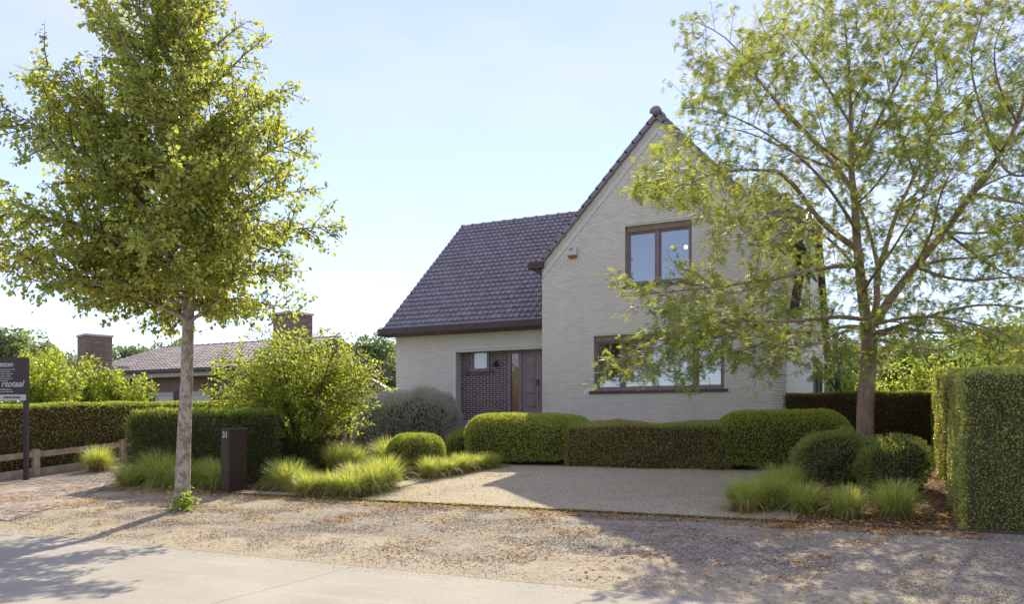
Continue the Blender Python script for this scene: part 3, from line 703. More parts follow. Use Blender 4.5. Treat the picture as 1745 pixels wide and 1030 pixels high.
# roof tiles
def tile_mesh(name, w, l, th=.03, lift=.048):
    prof = [(-.41, -.035), (-.40, .028), (-.30, .046), (-.16, .020), (.05, .004), (.30, .006), (.46, .016)]
    V = []; k = len(prof)
    for x, z in prof: V.append((x*w, -.02, z+lift))        # lower edge (overlapping the tile below)
    for x, z in prof: V.append((x*w, l*1.08, z+.004))
    for x, z in prof: V.append((x*w, -.02, z+lift-th))
    F = [(i, i+1, k+i+1, k+i) for i in range(k-1)]+[(2*k+i, 2*k+i+1, i+1, i) for i in range(k-1)]+[(2*k, 0, k), (k-1, 3*k-1, 2*k-1)]
    return V, F
def tile_field(origin, udir, sdir, ncol, nrow, w, l, parent, nparts=0, mat=None, stuff='roof_tiles_stuff', clip=None, nearfn=None):
    """origin = lower left; udir along eave, sdir up the slope"""
    udir = Vector(udir).normalized(); sdir = Vector(sdir).normalized(); nrm = udir.cross(sdir).normalized()
    TV, TF = tile_mesh('roof_tile', w, l); mat = mat or M['tile']
    me = MB().add(TV, TF).mesh('roof_tile', mat); rot = Matrix((udir, sdir, nrm)).transposed().to_4x4()
    cells = []
    for r in range(nrow):
        for c in range(ncol):
            p = Vector(origin)+udir*((c+.5)*w)+sdir*(r*l)
            if clip and not clip(p): continue
            cells.append((p, r, c))
    if nearfn: cells.sort(key=lambda q: nearfn(q[0]))
    P, Fr, Rr = [], [], []
    for i, (p, r, c) in enumerate(cells):
        j = Vector((random.uniform(-.003, .003), 0, random.uniform(-.003, .004)))
        if i < nparts:
            o = bpy.data.objects.new('roof_tile', me); o.matrix_local = Matrix.Translation(p+udir*j.x+nrm*j.z) @ rot @ Matrix.Rotation(random.uniform(-.012, .012), 4, 'Z'); link(o, parent)
        else: P.append(p+udir*j.x+nrm*j.z)
    if P:
        P = np.array([tuple(p) for p in P]); n = len(P); fr = np.repeat(np.array(rot.to_3x3())[None], n, 0)
        quads = [f_ for f_ in TF if len(f_) == 4]; tri = [f_ for f_ in TF if len(f_) == 3]
        V, Fs = instance(np.array(TV), [quads, tri], P, fr, np.ones(n))
        rn = np.random.random(n); rr = np.concatenate([np.repeat(rn, len(quads)), np.repeat(rn, len(tri))])
        tag(obj(stuff, np_mesh(stuff, V, Fs, mat, False, rr), parent), kind='stuff')
rmb = MB(); HZ = 7.55; HU = 5.25                   # the right end of the ridge is hipped off above HZ
def rsl(z): return .66+(z-4.50)/.866
def rsr(z): return 10.9-(z-4.22)/.8604
V = [(-5.62, .66, 4.50), (6.5, .66, 4.50), (6.5, rsl(HZ), HZ), (HU, 5.6, 8.78), (-5.62, 5.6, 8.78), (6.5, rsr(HZ), HZ), (6.5, 10.9, 4.22), (-5.62, 10.9, 4.22)]
W_ = [(x, y, z-.09) for x, y, z in V]; nV = len(V); top = [(0, 1, 2, 3, 4), (4, 3, 5, 6, 7), (2, 5, 3)]; rim = [0, 1, 2, 5, 6, 7, 4]
rmb.add(V+W_, top+[tuple(i+nV for i in reversed(f_)) for f_ in top]+[(rim[i], rim[i]+nV, rim[(i+1) % 7]+nV, rim[(i+1) % 7]) for i in range(7)])
roof_m = rmb.build('main_roof', M['dark_wood'], house)
sl = Vector((0, 4.94, 4.28)).normalized()
camv = Vector((8.64, -19.6, 1.6))
tile_field((-5.66, .60, 4.50), (1, 0, 0), sl, 31, 25, .1835, .263, roof_m, 300, clip=None, nearfn=lambda p: (p-camv).length-(0 if p.x < -.2 else -50), stuff='roof_tiles')
sl2 = Vector((0, -5.3, 4.56)).normalized()
tile_field((6.5, 11.0, 4.2), (-1, 0, 0), sl2, 66, 26, .1835, .263, roof_m, 0, stuff='rear_roof_tiles', clip=lambda p: p.z < HZ+(6.5-p.x)*.98)
tile_field((UW-.05, 1.6, 5.35), (1, 0, 0), sl, 2, 22, .15, .263, roof_m, 0, stuff='right_verge_tiles', clip=lambda p: p.z < HZ)
# ridge caps on the main ridge
def ridge_cap_mesh(L, r, name='ridge_tile'):
    mb = MB(); V = []; F = []; k = 8
    for (x, rr) in ((0, r*1.18), (.07, r*1.18), (.072, r), (L+.03, r*.94)):
        for j in range(k+1):
            a = math.pi*j/k; V.append((x, rr*math.cos(a), rr*math.sin(a)*1.0))
    for i in range(3):
        for j in range(k): F.append((i*(k+1)+j, (i+1)*(k+1)+j, (i+1)*(k+1)+j+1, i*(k+1)+j+1))
    F.append(tuple(range(k, -1, -1)))
    return mb.add(V, F).mesh(name, M['tile'])
rc = ridge_cap_mesh(.42, .10)
for i in range(15): obj('ridge_tile', rc, roof_m, (-5.66+i*.42, 5.6, 8.80))
MB().box(-5.40, -5.30, .8, .9, 4.5, 4.6)
# gutter of the wing
gt = MB(); gt.prism_x([(.44, 4.37), (.64, 4.33), (.99, 4.33), (.99, 4.52), (.62, 4.50), (.44, 4.55)][::-1], -5.72, -.02)
gt.build('gutter', M['dark_wood'], house, bevel=.006)
MB().tube([(-5.70, .50, 4.58), (-.02, .50, 4.58)], .012, 6).build('gutter_rim', M['lead'], house)
# verge slates on the left end of the wing roof
# front gable roof: two slopes running back to the main roof
def rake_pts(s, off0, off1, y0, y1):
    # parallelogram slab following the rake on side s
    ov = .10; u_e = UC+s*(UC+ov) ; z_e = AZ-SL*(UC+ov)
    nx, nz = SL/math.hypot(1, SL), 1/math.hypot(1, SL)
    pts = [(UC, AZ+off0*math.hypot(1, SL)), (UC, AZ+off1*math.hypot(1, SL)), (u_e+s*nx*off1, z_e+nz*off1), (u_e+s*nx*off0, z_e+nz*off0)]
    if s > 0: pts = pts
    else: pts = pts[::-1]
    return pts
gr = empty('gable_roof', (0, 0, 0)); gr.parent = house
for s in (-1, 1):
    MB().prism_y(rake_pts(s, .02, .07, 0, 0), -.10, 5.6).build('roof_deck', M['dark_wood'], gr)
ln = math.hypot(1, SL)
slen = (UC+.12)*ln
for s in (-1, 1):
    ud = (0, -1, 0) if s < 0 else (0, 1, 0); sd_ = Vector((-s, 0, SL)).normalized(); 
    org = Vector((UC+s*(UC+.12), 5.3 if s < 0 else -.02, AZ-SL*(UC+.12)))+Vector((s*SL/ln, 0, 1/ln))*.08
    tile_field(org, ud, sd_, 28, int(slen/.263)+1, .19, slen/(int(slen/.263)+.5), gr, 0, stuff='gable_roof_tiles', clip=lambda p: p.z > 4.55+.866*(p.y-.62)-.2)
    # verge tiles stepping down the rake
    n = 17; L = slen/n
    for i in range(n):
        a = Vector((UC+s*(UC+.12), -.125, AZ-SL*(UC+.12)))+sd_*(i*L)
        nr = Vector((s*SL/ln, 0, 1/ln))
        c0 = a+nr*(.03+.035); c1 = a+sd_*(L+.05)+nr*(.03+.008)
        mb = MB(); y0, y1 = -.125, .06
        P = [c0-nr*.075, c1-nr*.075, c1+nr*.04, c0+nr*.04]
        V = [(p.x, y0, p.z) for p in P]+[(p.x, y1, p.z) for p in P]
        F = [(0, 1, 2, 3), (7, 6, 5, 4), (0, 4, 5, 1), (1, 5, 6, 2), (2, 6, 7, 3), (3, 7, 4, 0)]
        if s > 0: F = [tuple(reversed(f_)) for f_ in F]
        mb.add(V, F).build('verge_tile', M['tile'], gr, bevel=.006)
rc2 = ridge_cap_mesh(.42, .13)
for i in range(13):
    o = obj('ridge_tile', rc2, gr, (UC, -.16+i*.42, AZ+.10), R(90))
mb = MB(); mb.add(*sphere((UC, -.10, AZ+.14), .125)); mb.build('ridge_end', M['tile'], gr, smooth=True)
# gutters of the gable and their corbels
for s, ue in ((-1, 0), (1, UW)):
    a, b = (ue-.38, ue+.07) if s < 0 else (ue-.07, ue+.38)
    MB().box(a, b, -.13, -.016, 5.83, 6.01).build('gutter_end', M['dark_wood'], gr, bevel=.006)
    MB().box(min(ue+s*.38, ue+s*.05), max(ue+s*.38, ue+s*.05), -.016, 3.0, 5.85, 6.0).build('gutter', M['dark_wood'], gr)
    pts = [(ue+s*.32, 5.83), (ue+s*.0, 5.83), (ue+s*.0, 5.58), (ue+s*.06, 5.66)]
    MB().prism_y(pts if s > 0 else pts[::-1], -.05, -.017 if s > 0 else .2).build('corbel', M['dark_wood'], gr)
# glazed door and window in the right wall, lit by the open sky
fr_ = MB(); y0, y1 = 6.6, 9.4
fr_.box(6.28, 6.33, y0, y0+.09, 1.6, 3.75); fr_.box(6.28, 6.33, y1-.09, y1, 1.6, 3.75); fr_.box(6.28, 6.329, y0+.09, y1-.09, 3.66, 3.75); fr_.box(6.28, 6.33, 7.95, 8.05, 1.6, 3.66)
sw = fr_.build('side_window', M['frame'], house)
MB().box(6.285, 6.30, y0+.09, 7.95, 1.6, 3.66).build('pane', M['glass_up'], sw); MB().box(6.285, 6.30, 8.05, y1-.09, 1.6, 3.66).build('pane', M['glass_up'], sw)

# ------------------------------------------------------------------ NEIGHBOUR HOUSE
nb = empty('brown_brick_bungalow', (-21, 6, .8)); tag(nb, 'low brown brick bungalow with grey tiled roof and two big chimneys', 'house')
def NL(mb, name, mat, parent=None, **k):      # parts given in world coordinates
    o = mb.build(name, mat, parent or nb, **k); o.location = (21, -6, -.8) if (parent is None) else (0, 0, 0); return o
nw = wallface([(-25.2, .6), (-14.9, .6), (-14.9, 4.0), (-25.2, 4.0)], [[(-24.75, 2.2), (-23.3, 2.2), (-23.3, 3.08), (-24.75, 3.08)], [(-22.4, 2.0), (-20.9, 2.0), (-20.9, 3.12), (-22.4, 3.12)], [(-20.3, 2.0), (-18.6, 2.0), (-18.6, 3.12), (-20.3, 3.12)]], 6, .2, 'front_wall', M['nb_brick'], nb)
nw.location = (21, -6, -.8)
NL(MB().box(-25.2, -24.9, 6.2, 14, .6, 4.0), 'side_wall', M['nb_brick']); NL(MB().box(-15.2, -14.9, 6.2, 14, .6, 4.0), 'side_wall', M['nb_brick'])
nroof = NL(MB().prism_x([(5.3, 4.05), (10, 5.62), (14.7, 4.05), (14.7, 3.95), (5.3, 3.95)], -26.4, -14.6), 'roof', M['dark_wood'])
sN = Vector((0, 4.7, 1.57)).normalized()
tile_field((-26.5, 5.15, 4.04), (1, 0, 0), sN, 47, 14, .25, .36, nroof, 0, M['nb_tile'], 'roof_tiles')
for i in range(28): obj('ridge_tile', rc, nroof, (-26.4+i*.42, 10, 5.66))
NL(MB().box(-26.5, -14.6, 5.06, 5.29, 3.93, 4.07), 'gutter', M['dark_wood'])
NL(MB().box(-26.4, -14.6, 5.3, 6.0, 3.74, 3.92), 'fascia', M['nb_fascia'])
NL(MB().tube([(-17.6, 5.2, 3.95), (-17.3, 5.6, 3.7), (-17.2, 5.9, 3.45), (-17.2, 5.9, .8)], .05, 8), 'downpipe', M['lead'])
# openings
def nbwin(u0, u1, z0, z1, shutters):
    w = NL(MB().box(u0, u0+.06, 6.05, 6.12, z0, z1).box(u1-.06, u1, 6.05, 6.12, z0, z1).box(u0+.06, u1-.06, 6.051, 6.119, z1-.16, z1-.0), 'window', M['nb_fascia'])
    MB().box(u0+.06, u1-.06, 6.09, 6.10, z0, z1-.16).build('pane', M['glass_clear'], w)
    curtain(u0+.25, u1-.05, 6.2, z0, z1-.05, w, M['curtain'], 20, .04)
    for a, b in shutters:
        sh_ = MB().box(a, b, 5.95, 5.995, z0-.1, z1+.02).build('shutter', M['dark_wood'], w)
nbwin(-22.4, -20.9, 2.0, 3.12, ((-23.0, -22.42), (-20.88, -20.4)))
nbwin(-20.3, -18.6, 2.0, 3.12, ((-20.36, -20.02), (-18.58, -18.1)))
NL(MB().box(-24.75, -23.3, 6.14, 6.19, 2.2, 3.08), 'garage_door', M['dark_wood'])
NL(MB().box(-23.2, -23.05, 5.97, 6.0, 2.4, 2.72), 'letter_plate', M['white'])
def chimney(c, w, d, z0, z1, rz, hasflash=False):
    b = bpy.data.objects.new('chimney', MB().box(-w/2, w/2, -d/2, d/2, z0, z1).mesh('chimney', M['nb_brick'])); b.location = (c[0]+21, c[1]-6, -.8); b.rotation_euler = (0, 0, rz); link(b, nb)
    MB().box(-w/2-.05, w/2+.05, -d/2-.05, d/2+.05, z1, z1+.09).build('cap', M['mortar'], b)
chimney((-24.9, 5.0), 1.15, 1.15, .8, 5.68, R(26+45))
chimney((-16.25, 8.6), 1.25, 1.25, 3, 6.62, R(26+50))
NL(MB().box(-24.3, -23.2, 5.1, 5.6, 4.08, 4.3), 'flashing', M['lead'])

# ------------------------------------------------------------------ FENCE, SIGN, MAILBOX
fn = empty('low_wooden_fence', (-9.9, -8.5, gf(-8.5))); tag(fn, 'low weathered timber fence along the left side of the paved drive', 'fence')
fz = gf(-8.5)
for k in range(7):
    v = -9.9+k*2.35-.0
    MB().box(-.06, .06, v+8.5-.075, v+8.5+.075, gf(v)-fz-.1, gf(v)-fz+.66).build('post', M['oldwood'], fn, bevel=.012)
    if k < 6:
        v1 = v+2.35
        for nm, h0, h1 in (('rail', .46, .60), ('base_board', -.02, .2)):
            q = .03
            MB().add([(-q, v+8.58, gf(v)-fz+h0), (q, v+8.58, gf(v)-fz+h0), (q, v1+8.42, gf(v1)-fz+h0), (-q, v1+8.42, gf(v1)-fz+h0), (-q, v+8.58, gf(v)-fz+h1), (q, v+8.58, gf(v)-fz+h1), (q, v1+8.42, gf(v1)-fz+h1), (-q, v1+8.42, gf(v1)-fz+h1)],
                     [(0,3,2,1),(4,5,6,7),(0,1,5,4),(1,2,6,5),(2,3,7,6),(3,0,4,7)]).build(nm, M['oldwood'], fn, bevel=.008)
# sign board
sg = empty('sign_board', (-9.34, -8.14, gf(-8.14)), R(20)); tag(sg, 'brown company sign board with white script lettering on a slim post', 'sign')
MB().box(-.045, .045, -.045, .045, -.05, 2.82).build('post', M['sign'], sg)
bd = MB().box(-1.75, .05, -.075, -.046, 1.98, 2.83).build('board', M['sign'], sg)
MB().box(-1.75, .052, -.080, -.0755, 1.84, 1.978).build('white_band', M['sign_white'], sg)
def text(body, size, x, z, mat, parent, align='RIGHT', y=-.078, ext=.0015, shear=.3, name='lettering', bold=.0, rz=0, sx=1):
    cu_ = bpy.data.curves.new(name, 'FONT'); cu_.body = body; cu_.size = size; cu_.extrude = ext; cu_.align_x = align; cu_.shear = shear; cu_.offset = bold; cu_.space_character = 1.02
    t = bpy.data.objects.new('tmp', cu_); COL.objects.link(t)
    dg = bpy.context.evaluated_depsgraph_get(); me = bpy.data.meshes.new_from_object(t.evaluated_get(dg)); bpy.data.objects.remove(t)
    me.materials.clear(); me.materials.append(mat); o = bpy.data.objects.new(name, me); link(o, parent); o.location = (x, y, z); o.rotation_euler = (R(90), 0, rz); o.scale = (sx, 1, 1); return o
text('eton', .165, -.27, 2.62, M['sign_white'], sg, bold=.004, sx=1.15)
text('rtotaal', .20, -.01, 2.16, M['sign_white'], sg, bold=.004, sx=1.0)
def smalllines(z, ends, ch='', h=.030):
    for k, e in enumerate(ends):
        # lines of print too small to read: rows of short bars
        mb = MB(); x = e
        while x > e-.62:
            wd = random.uniform(.03, .085); zz = z-k*.052
            mb.box(x-wd, x, -.0772, -.0755, zz, zz+h*random.uniform(.55, .8)); x -= wd+random.uniform(.008, .02)
        mb.build('small_print', M['sign_white'], sg)
smalllines(2.545, (-.22, -.32, -.27, -.33, -.27, -.38), h=.024); smalllines(2.085, (-.30, -.26), h=.026)
mb = MB(); x = -.08
while x > -.5:
    wd = random.uniform(.015, .04); mb.box(x-wd, x, -.0825, -.0805, 1.89, 1.935); x -= wd+.01
mb.build('small_print', M['sign'], sg)
# mailbox column
mc = empty('mailbox_column', (-2.93, -8.48, gf(-8.4))); tag(mc, 'dark brown metal mailbox column numbered 31 beside the young linden trunk', 'mailbox')
body = MB().box(0, .20, 0, .46, -.08, 1.22).build('body', M['corten'], mc, bevel=.004)
MB().box(-.004, .204, -.004, .464, 1.222, 1.236).build('lid', M['corten'], mc, bevel=.003)
MB().box(-.002, .0, .06, .40, 1.04, 1.10).build('letter_slot', M['black'], mc)
text('31', .165, .10, 1.06, M['sign_white'], mc, align='CENTER', y=-.002, shear=0, name='house_number', bold=.004, sx=.8)

# ------------------------------------------------------------------ HEDGES AND CLIPPED SHRUBS
GC = 'clipped hedges and bushes round the gravel court'
clipped('rounded_bush', 'large rounded clipped bush below the front door, its left shoulder in sun', 'bush', (.80, -2.6, gf(-2.9)-.05), (1.42, .88, .585), .50, 0, 'box', 'core', 2600, .042, (.028, 3.2), group=GC, seed=3, lay=.5, shoots=(900, .03, 'box'), jitter=.035)
clipped('rounded_bush', 'large rounded clipped bush right of the low brown hedge under the house corner', 'bush', (6.5, -2.4, gf(-2.9)-.05), (1.28, 1.0, .60), .50, 0, 'box', 'core', 2600, .042, (.028, 3.2), group=GC, seed=5, lay=.5, shoots=(900, .03, 'box'), jitter=.035)
clipped('low_hedge', 'low straight brownish hedge under the big ground floor window', 'hedge', (3.8, -2.95, gf(-3.1)-.05), (1.75, .45, .475), .12, 0, 'brown_hedge', 'core_brown', 3000, .036, (.035, 4), group=GC, jitter=.045, shoots=(1300, .06, 'brown_hedge'), seed=7)
clipped('rear_hedge', 'tall dark brown hedge behind the trunk of the feathery tree', 'hedge', (8.15, .35, .75), (1.92, .4, .78), .06, 0, 'copper_hedge', 'core_brown', 2600, .038, (.02, 4), shoots=(1500, .035, 'new'), seed=9)
clipped('tall_hedge', 'tall dark green clipped hedge at the right edge with a rippled sunny side', 'hedge', (10.76, -4.25, gf(-8.3)+.0), (1.35, 4.2, 1.09), .07, 0, 'hedge_r', 'core_green', 2300, .040, (.03, 4), follow=.066, seed=11, ripple=(.13, 3.3), shoots=(3000, .04, 'new'))
clipped('yew_hedge', 'dark shaggy yew hedge block behind the linden trunk', 'hedge', (-4.95, -7.1, gf(-7.5)-.02), (1.55, .62, .72), .10, 0, 'yew', 'core', 1500, .085, (.03, 5), T=(T_NARROW, F_NARROW), shoots=(2400, .13, 'new'), seed=13, out=1.0, up=.5, jitter=.09)
clipped('long_hedge', 'long olive clipped hedge behind the low wooden fence', 'hedge', (-10.75, -3.0, .28), (.55, 9.5, .97), .07, 0, 'hedge_l', 'core_brown', 850, .055, (.03, 3), shoots=(6500, .05, 'new'), seed=15, follow=.035)
clipped('front_ball', 'round clipped ball with bright tips at the left corner of the gravel court', 'bush', (-.85, -4.95, gf(-5)-.04), (.58, .55, .42), .42, 0, 'box', 'core', 2600, .05, (.03, 5), shoots=(700, .05, 'new'), seed=17, T=(T_NARROW, F_NARROW), out=1.0)
clipped('small_bush', 'small loose green bush tucked against the left end of the large rounded bush', 'bush', (-1.05, -2.5, gf(-2.5)-.04), (.42, .42, .38), .37, 0, 'box', 'core', 2200, .05, (.05, 6), shoots=(400, .08, 'new'), seed=19, T=(T_NARROW, F_NARROW), out=1.0)
clipped('dark_ball', 'low dark green clipped mound beneath the spreading shrub', 'bush', (-4.1, -5.0, gf(-5)-.04), (.72, .6, .36), .35, 0, 'yew', 'core', 2300, .045, (.03, 5), seed=21)
clipped('dark_ball', 'flat dark green mound just right of the mailbox column, behind the grasses', 'bush', (-5.2, -5.2, gf(-5)-.04), (.6, .5, .3), .29, 0, 'yew', 'core', 2000, .045, (.03, 5), seed=22)
clipped('shaggy_bush', 'shaggy green bush in front of the feathery tree trunk', 'bush', (7.62, -4.75, gf(-4.9)-.04), (.56, .52, .45), .42, 0, 'shaggy', 'core', 2000, .06, (.085, 4.5), shoots=(900, .10, 'shaggy'), seed=23, T=(T_NARROW, F_NARROW), out=1.0, jitter=.07)
clipped('shaggy_bush', 'shaggy green bush between the feathery tree and the tall hedge', 'bush', (8.55, -5.15, gf(-5.3)-.04), (.45, .48, .38), .36, 0, 'shaggy', 'core', 2000, .06, (.085, 4.5), seed=25, T=(T_NARROW, F_NARROW), out=1.0, jitter=.07)

# ------------------------------------------------------------------ LOOSE SHRUBS AND TREES
def bez(p0, p1, p2, n): return [p0*(1-t)**2+p1*2*t*(1-t)+p2*t*t for t in np.linspace(0, 1, n)]
def nvec(v): 
    v = np.asarray(v, float); return v/max(np.linalg.norm(v), 1e-9)
class Tree:
    def __init__(s): s.wood = MB(); s.twig = MB(); s.lp = []; s.la = []
    def limb(s, P, r0, r1, k=7, twig=False):
        n = len(P); (s.twig if twig else s.wood).tube([tuple(p) for p in P], [r0+(r1-r0)*i/(n-1) for i in range(n)], k, cap=False)
    def leaves_along(s, P, gap, off, droop=.3, start=0.0):
        P = np.array(P); seg = np.linalg.norm(np.diff(P, axis=0), axis=1); L = seg.sum(); n = max(2, int(L/gap)); cum = np.concatenate([[0], np.cumsum(seg)])
        ts = RNG.uniform(start, 1.03, n)*L; idx = np.clip(np.searchsorted(cum, ts)-1, 0, len(seg)-1); f = ((ts-cum[idx])/seg[idx])[:, None]
        q = P[idx]*(1-f)+P[idx+1]*f; d = (P[idx+1]-P[idx])/seg[idx][:, None]
        o = rv(n)*off; s.lp.append(q+o); s.la.append(d*.6+rv(n)*.8+np.array([0, 0, -droop]))
    def branch(s, P, rad, level, L, spec):
        """grow side shoots on a path"""
        if level > len(spec)-1: return
        gap, lr, ang, nseg = spec[level]
        P = np.array(P); seg = np.linalg.norm(np.diff(P, axis=0), axis=1); tot = seg.sum(); cum = np.concatenate([[0], np.cumsum(seg)])
        n = int(tot/gap)
        for k in range(n):
            t = (k+RNG.uniform(.2, .8))/n; 
            if t < .18 and level == 0: continue
            i = min(int(np.searchsorted(cum, t*tot)-1), len(seg)-1); i = max(i, 0); f = (t*tot-cum[i])/seg[i]; q = P[i]*(1-f)+P[i+1]*f; d = (P[i+1]-P[i])/seg[i]
            side = nvec(np.cross(d, rv(1)[0])); dirn = d*math.cos(ang)+side*math.sin(ang); dirn[2] *= s.flat; dirn = nvec(dirn+np.array([0, 0, s.up]))
            l = tot*lr*(1-.55*t)*RNG.uniform(.6, 1.25); l = min(l, tot*.7)
            if l < .12: l = .12
            e = q+dirn*l; mid = q+dirn*l*.5+rv(1)[0]*l*.1; e = e+np.array([0, 0, s.tipdroop*l]); 
            if s.env is not None and not s.env(e): e = q+(e-q)*.55; mid = q+(e-q)*.5
            B = bez(q, mid, e, nseg); r = rad*.45*(1-.5*t)
            r = max(r, .003)
            s.limb(B, r, max(r*.3, .002), 4 if level == 0 else 3, twig=True)
            s.leaves_along(B, s.gap, s.off, s.droop, s.lstart)
            s.branch(B, r, level+1, l, spec)
    env = None; up = .15; flat = 1.0; tipdroop = 0.0; gap = .04; off = .05; droop = .3; lstart = .1

# linden -------------------------------------------------------------
LB = np.array([-2.26, -9.98, gf(-9.98)-.03])
lin = empty('linden_tree', tuple(LB)); tag(lin, 'young street linden with broad conical crown and straight mottled trunk on the verge', 'tree')
camr = np.array([.899, .438, 0]); camf = np.array([-.438, .899, 0])
prof_z = [3.0, 3.25, 3.6, 4.1, 4.8, 5.6, 6.4, 7.3, 8.2, 8.9, 9.6, 10.2]
prof_r = [.8, 2.05, 2.55, 2.72, 2.75, 2.72, 2.45, 2.05, 1.5, 1.15, .75, .15]
def lin_c(z): return camr*(-.13-.05*np.clip((z-3)/3, 0, 1))
def lin_r(z): return float(np.interp(z, prof_z, prof_r))
T = Tree(); T.gap = .019; T.off = .065; T.droop = .75; T.up = .12; T.lstart = .0
T.env = lambda p: np.linalg.norm((p-lin_c(p[2]))[:2]) < lin_r(p[2])*1.06 and p[2] > 2.95
trunk = [np.array([0, 0, 0])+camr*x+camf*y+np.array([0, 0, z]) for x, y, z in ((0, 0, -.1), (0, 0, .06), (.0, 0, .3), (.03, 0, 1.2), (.07, .02, 2.3), (.10, .03, 3.6), (.06, .03, 5.0), (.02, 0, 6.6), (.0, 0, 8.3), (0, 0, 9.9))]
T.wood.tube([tuple(p) for p in trunk], [.18, .15, .128, .115, .10, .09, .066, .042, .02, .006], 14, cap=False)
trk = np.array(trunk)
def on_trunk(z): return np.array([np.interp(z, trk[:, 2], trk[:, i]) for i in range(3)])
nb_ = 80
for i in range(nb_):
    z0 = 3.15+(9.5-3.15)*(i/nb_)**1.3; az = i*2.399+RNG.uniform(-.3, .3)
    rise = (.25+1.15*min(1, (z0-3.1)/1.8))*RNG.uniform(.8, 1.2)*min(1, (10.3-z0)/2.2)
    p0 = on_trunk(z0); z1 = z0+rise; rr = lin_r(z1)*RNG.uniform(.82, 1.06)
    e = lin_c(z1)+np.array([math.cos(az)*rr, math.sin(az)*rr, z1]); 
    mid = p0*.5+e*.5+np.array([0, 0, .22*rr*RNG.uniform(.4, 1)])
    L = np.linalg.norm(e-p0); B = bez(p0, mid, e, 8); r0 = .012+.011*L
    T.limb(B, r0, .004, 6); T.leaves_along(B, .05, .07, .7, .3)
    T.branch(B, r0, 0, L, [(.10, .38, .95, 4), (.10, .45, .85, 3)])
T.wood.build('trunk', M['bark'], lin, smooth=True)
T.twig.build('twigs', M['twig'], lin, smooth=True)
lp = np.concatenate(T.lp); la = np.concatenate(T.la); n = len(lp); print('linden leaves', n)
MAXL = 62000
if n > MAXL: k = RNG.choice(n, MAXL, replace=False); lp, la = lp[k], la[k]; n = MAXL
nr = rv(n)*.65+np.array([0, 0, 1.0])+nvec([1, 0, 0])*0
obj('crown', leaf_mesh('crown', T_LIME, F_LIME, lp, la, nr, RNG.uniform(.045, .088, n), M['linden']), lin)
# suckers at the foot
P = np.array([.17, -.13, .16])+RNG.normal(0, 1, (260, 3))*np.array([.11, .11, .09]); P[:, 2] = np.abs(P[:, 2])
obj('sucker_leaves', leaf_mesh('sucker_leaves', T_HEART, F_HEART, P, rv(260)+np.array([0, 0, .4]), rv(260)*.6+np.array([0, 0, 1]), RNG.uniform(.04, .075, 260), M['new']), lin)

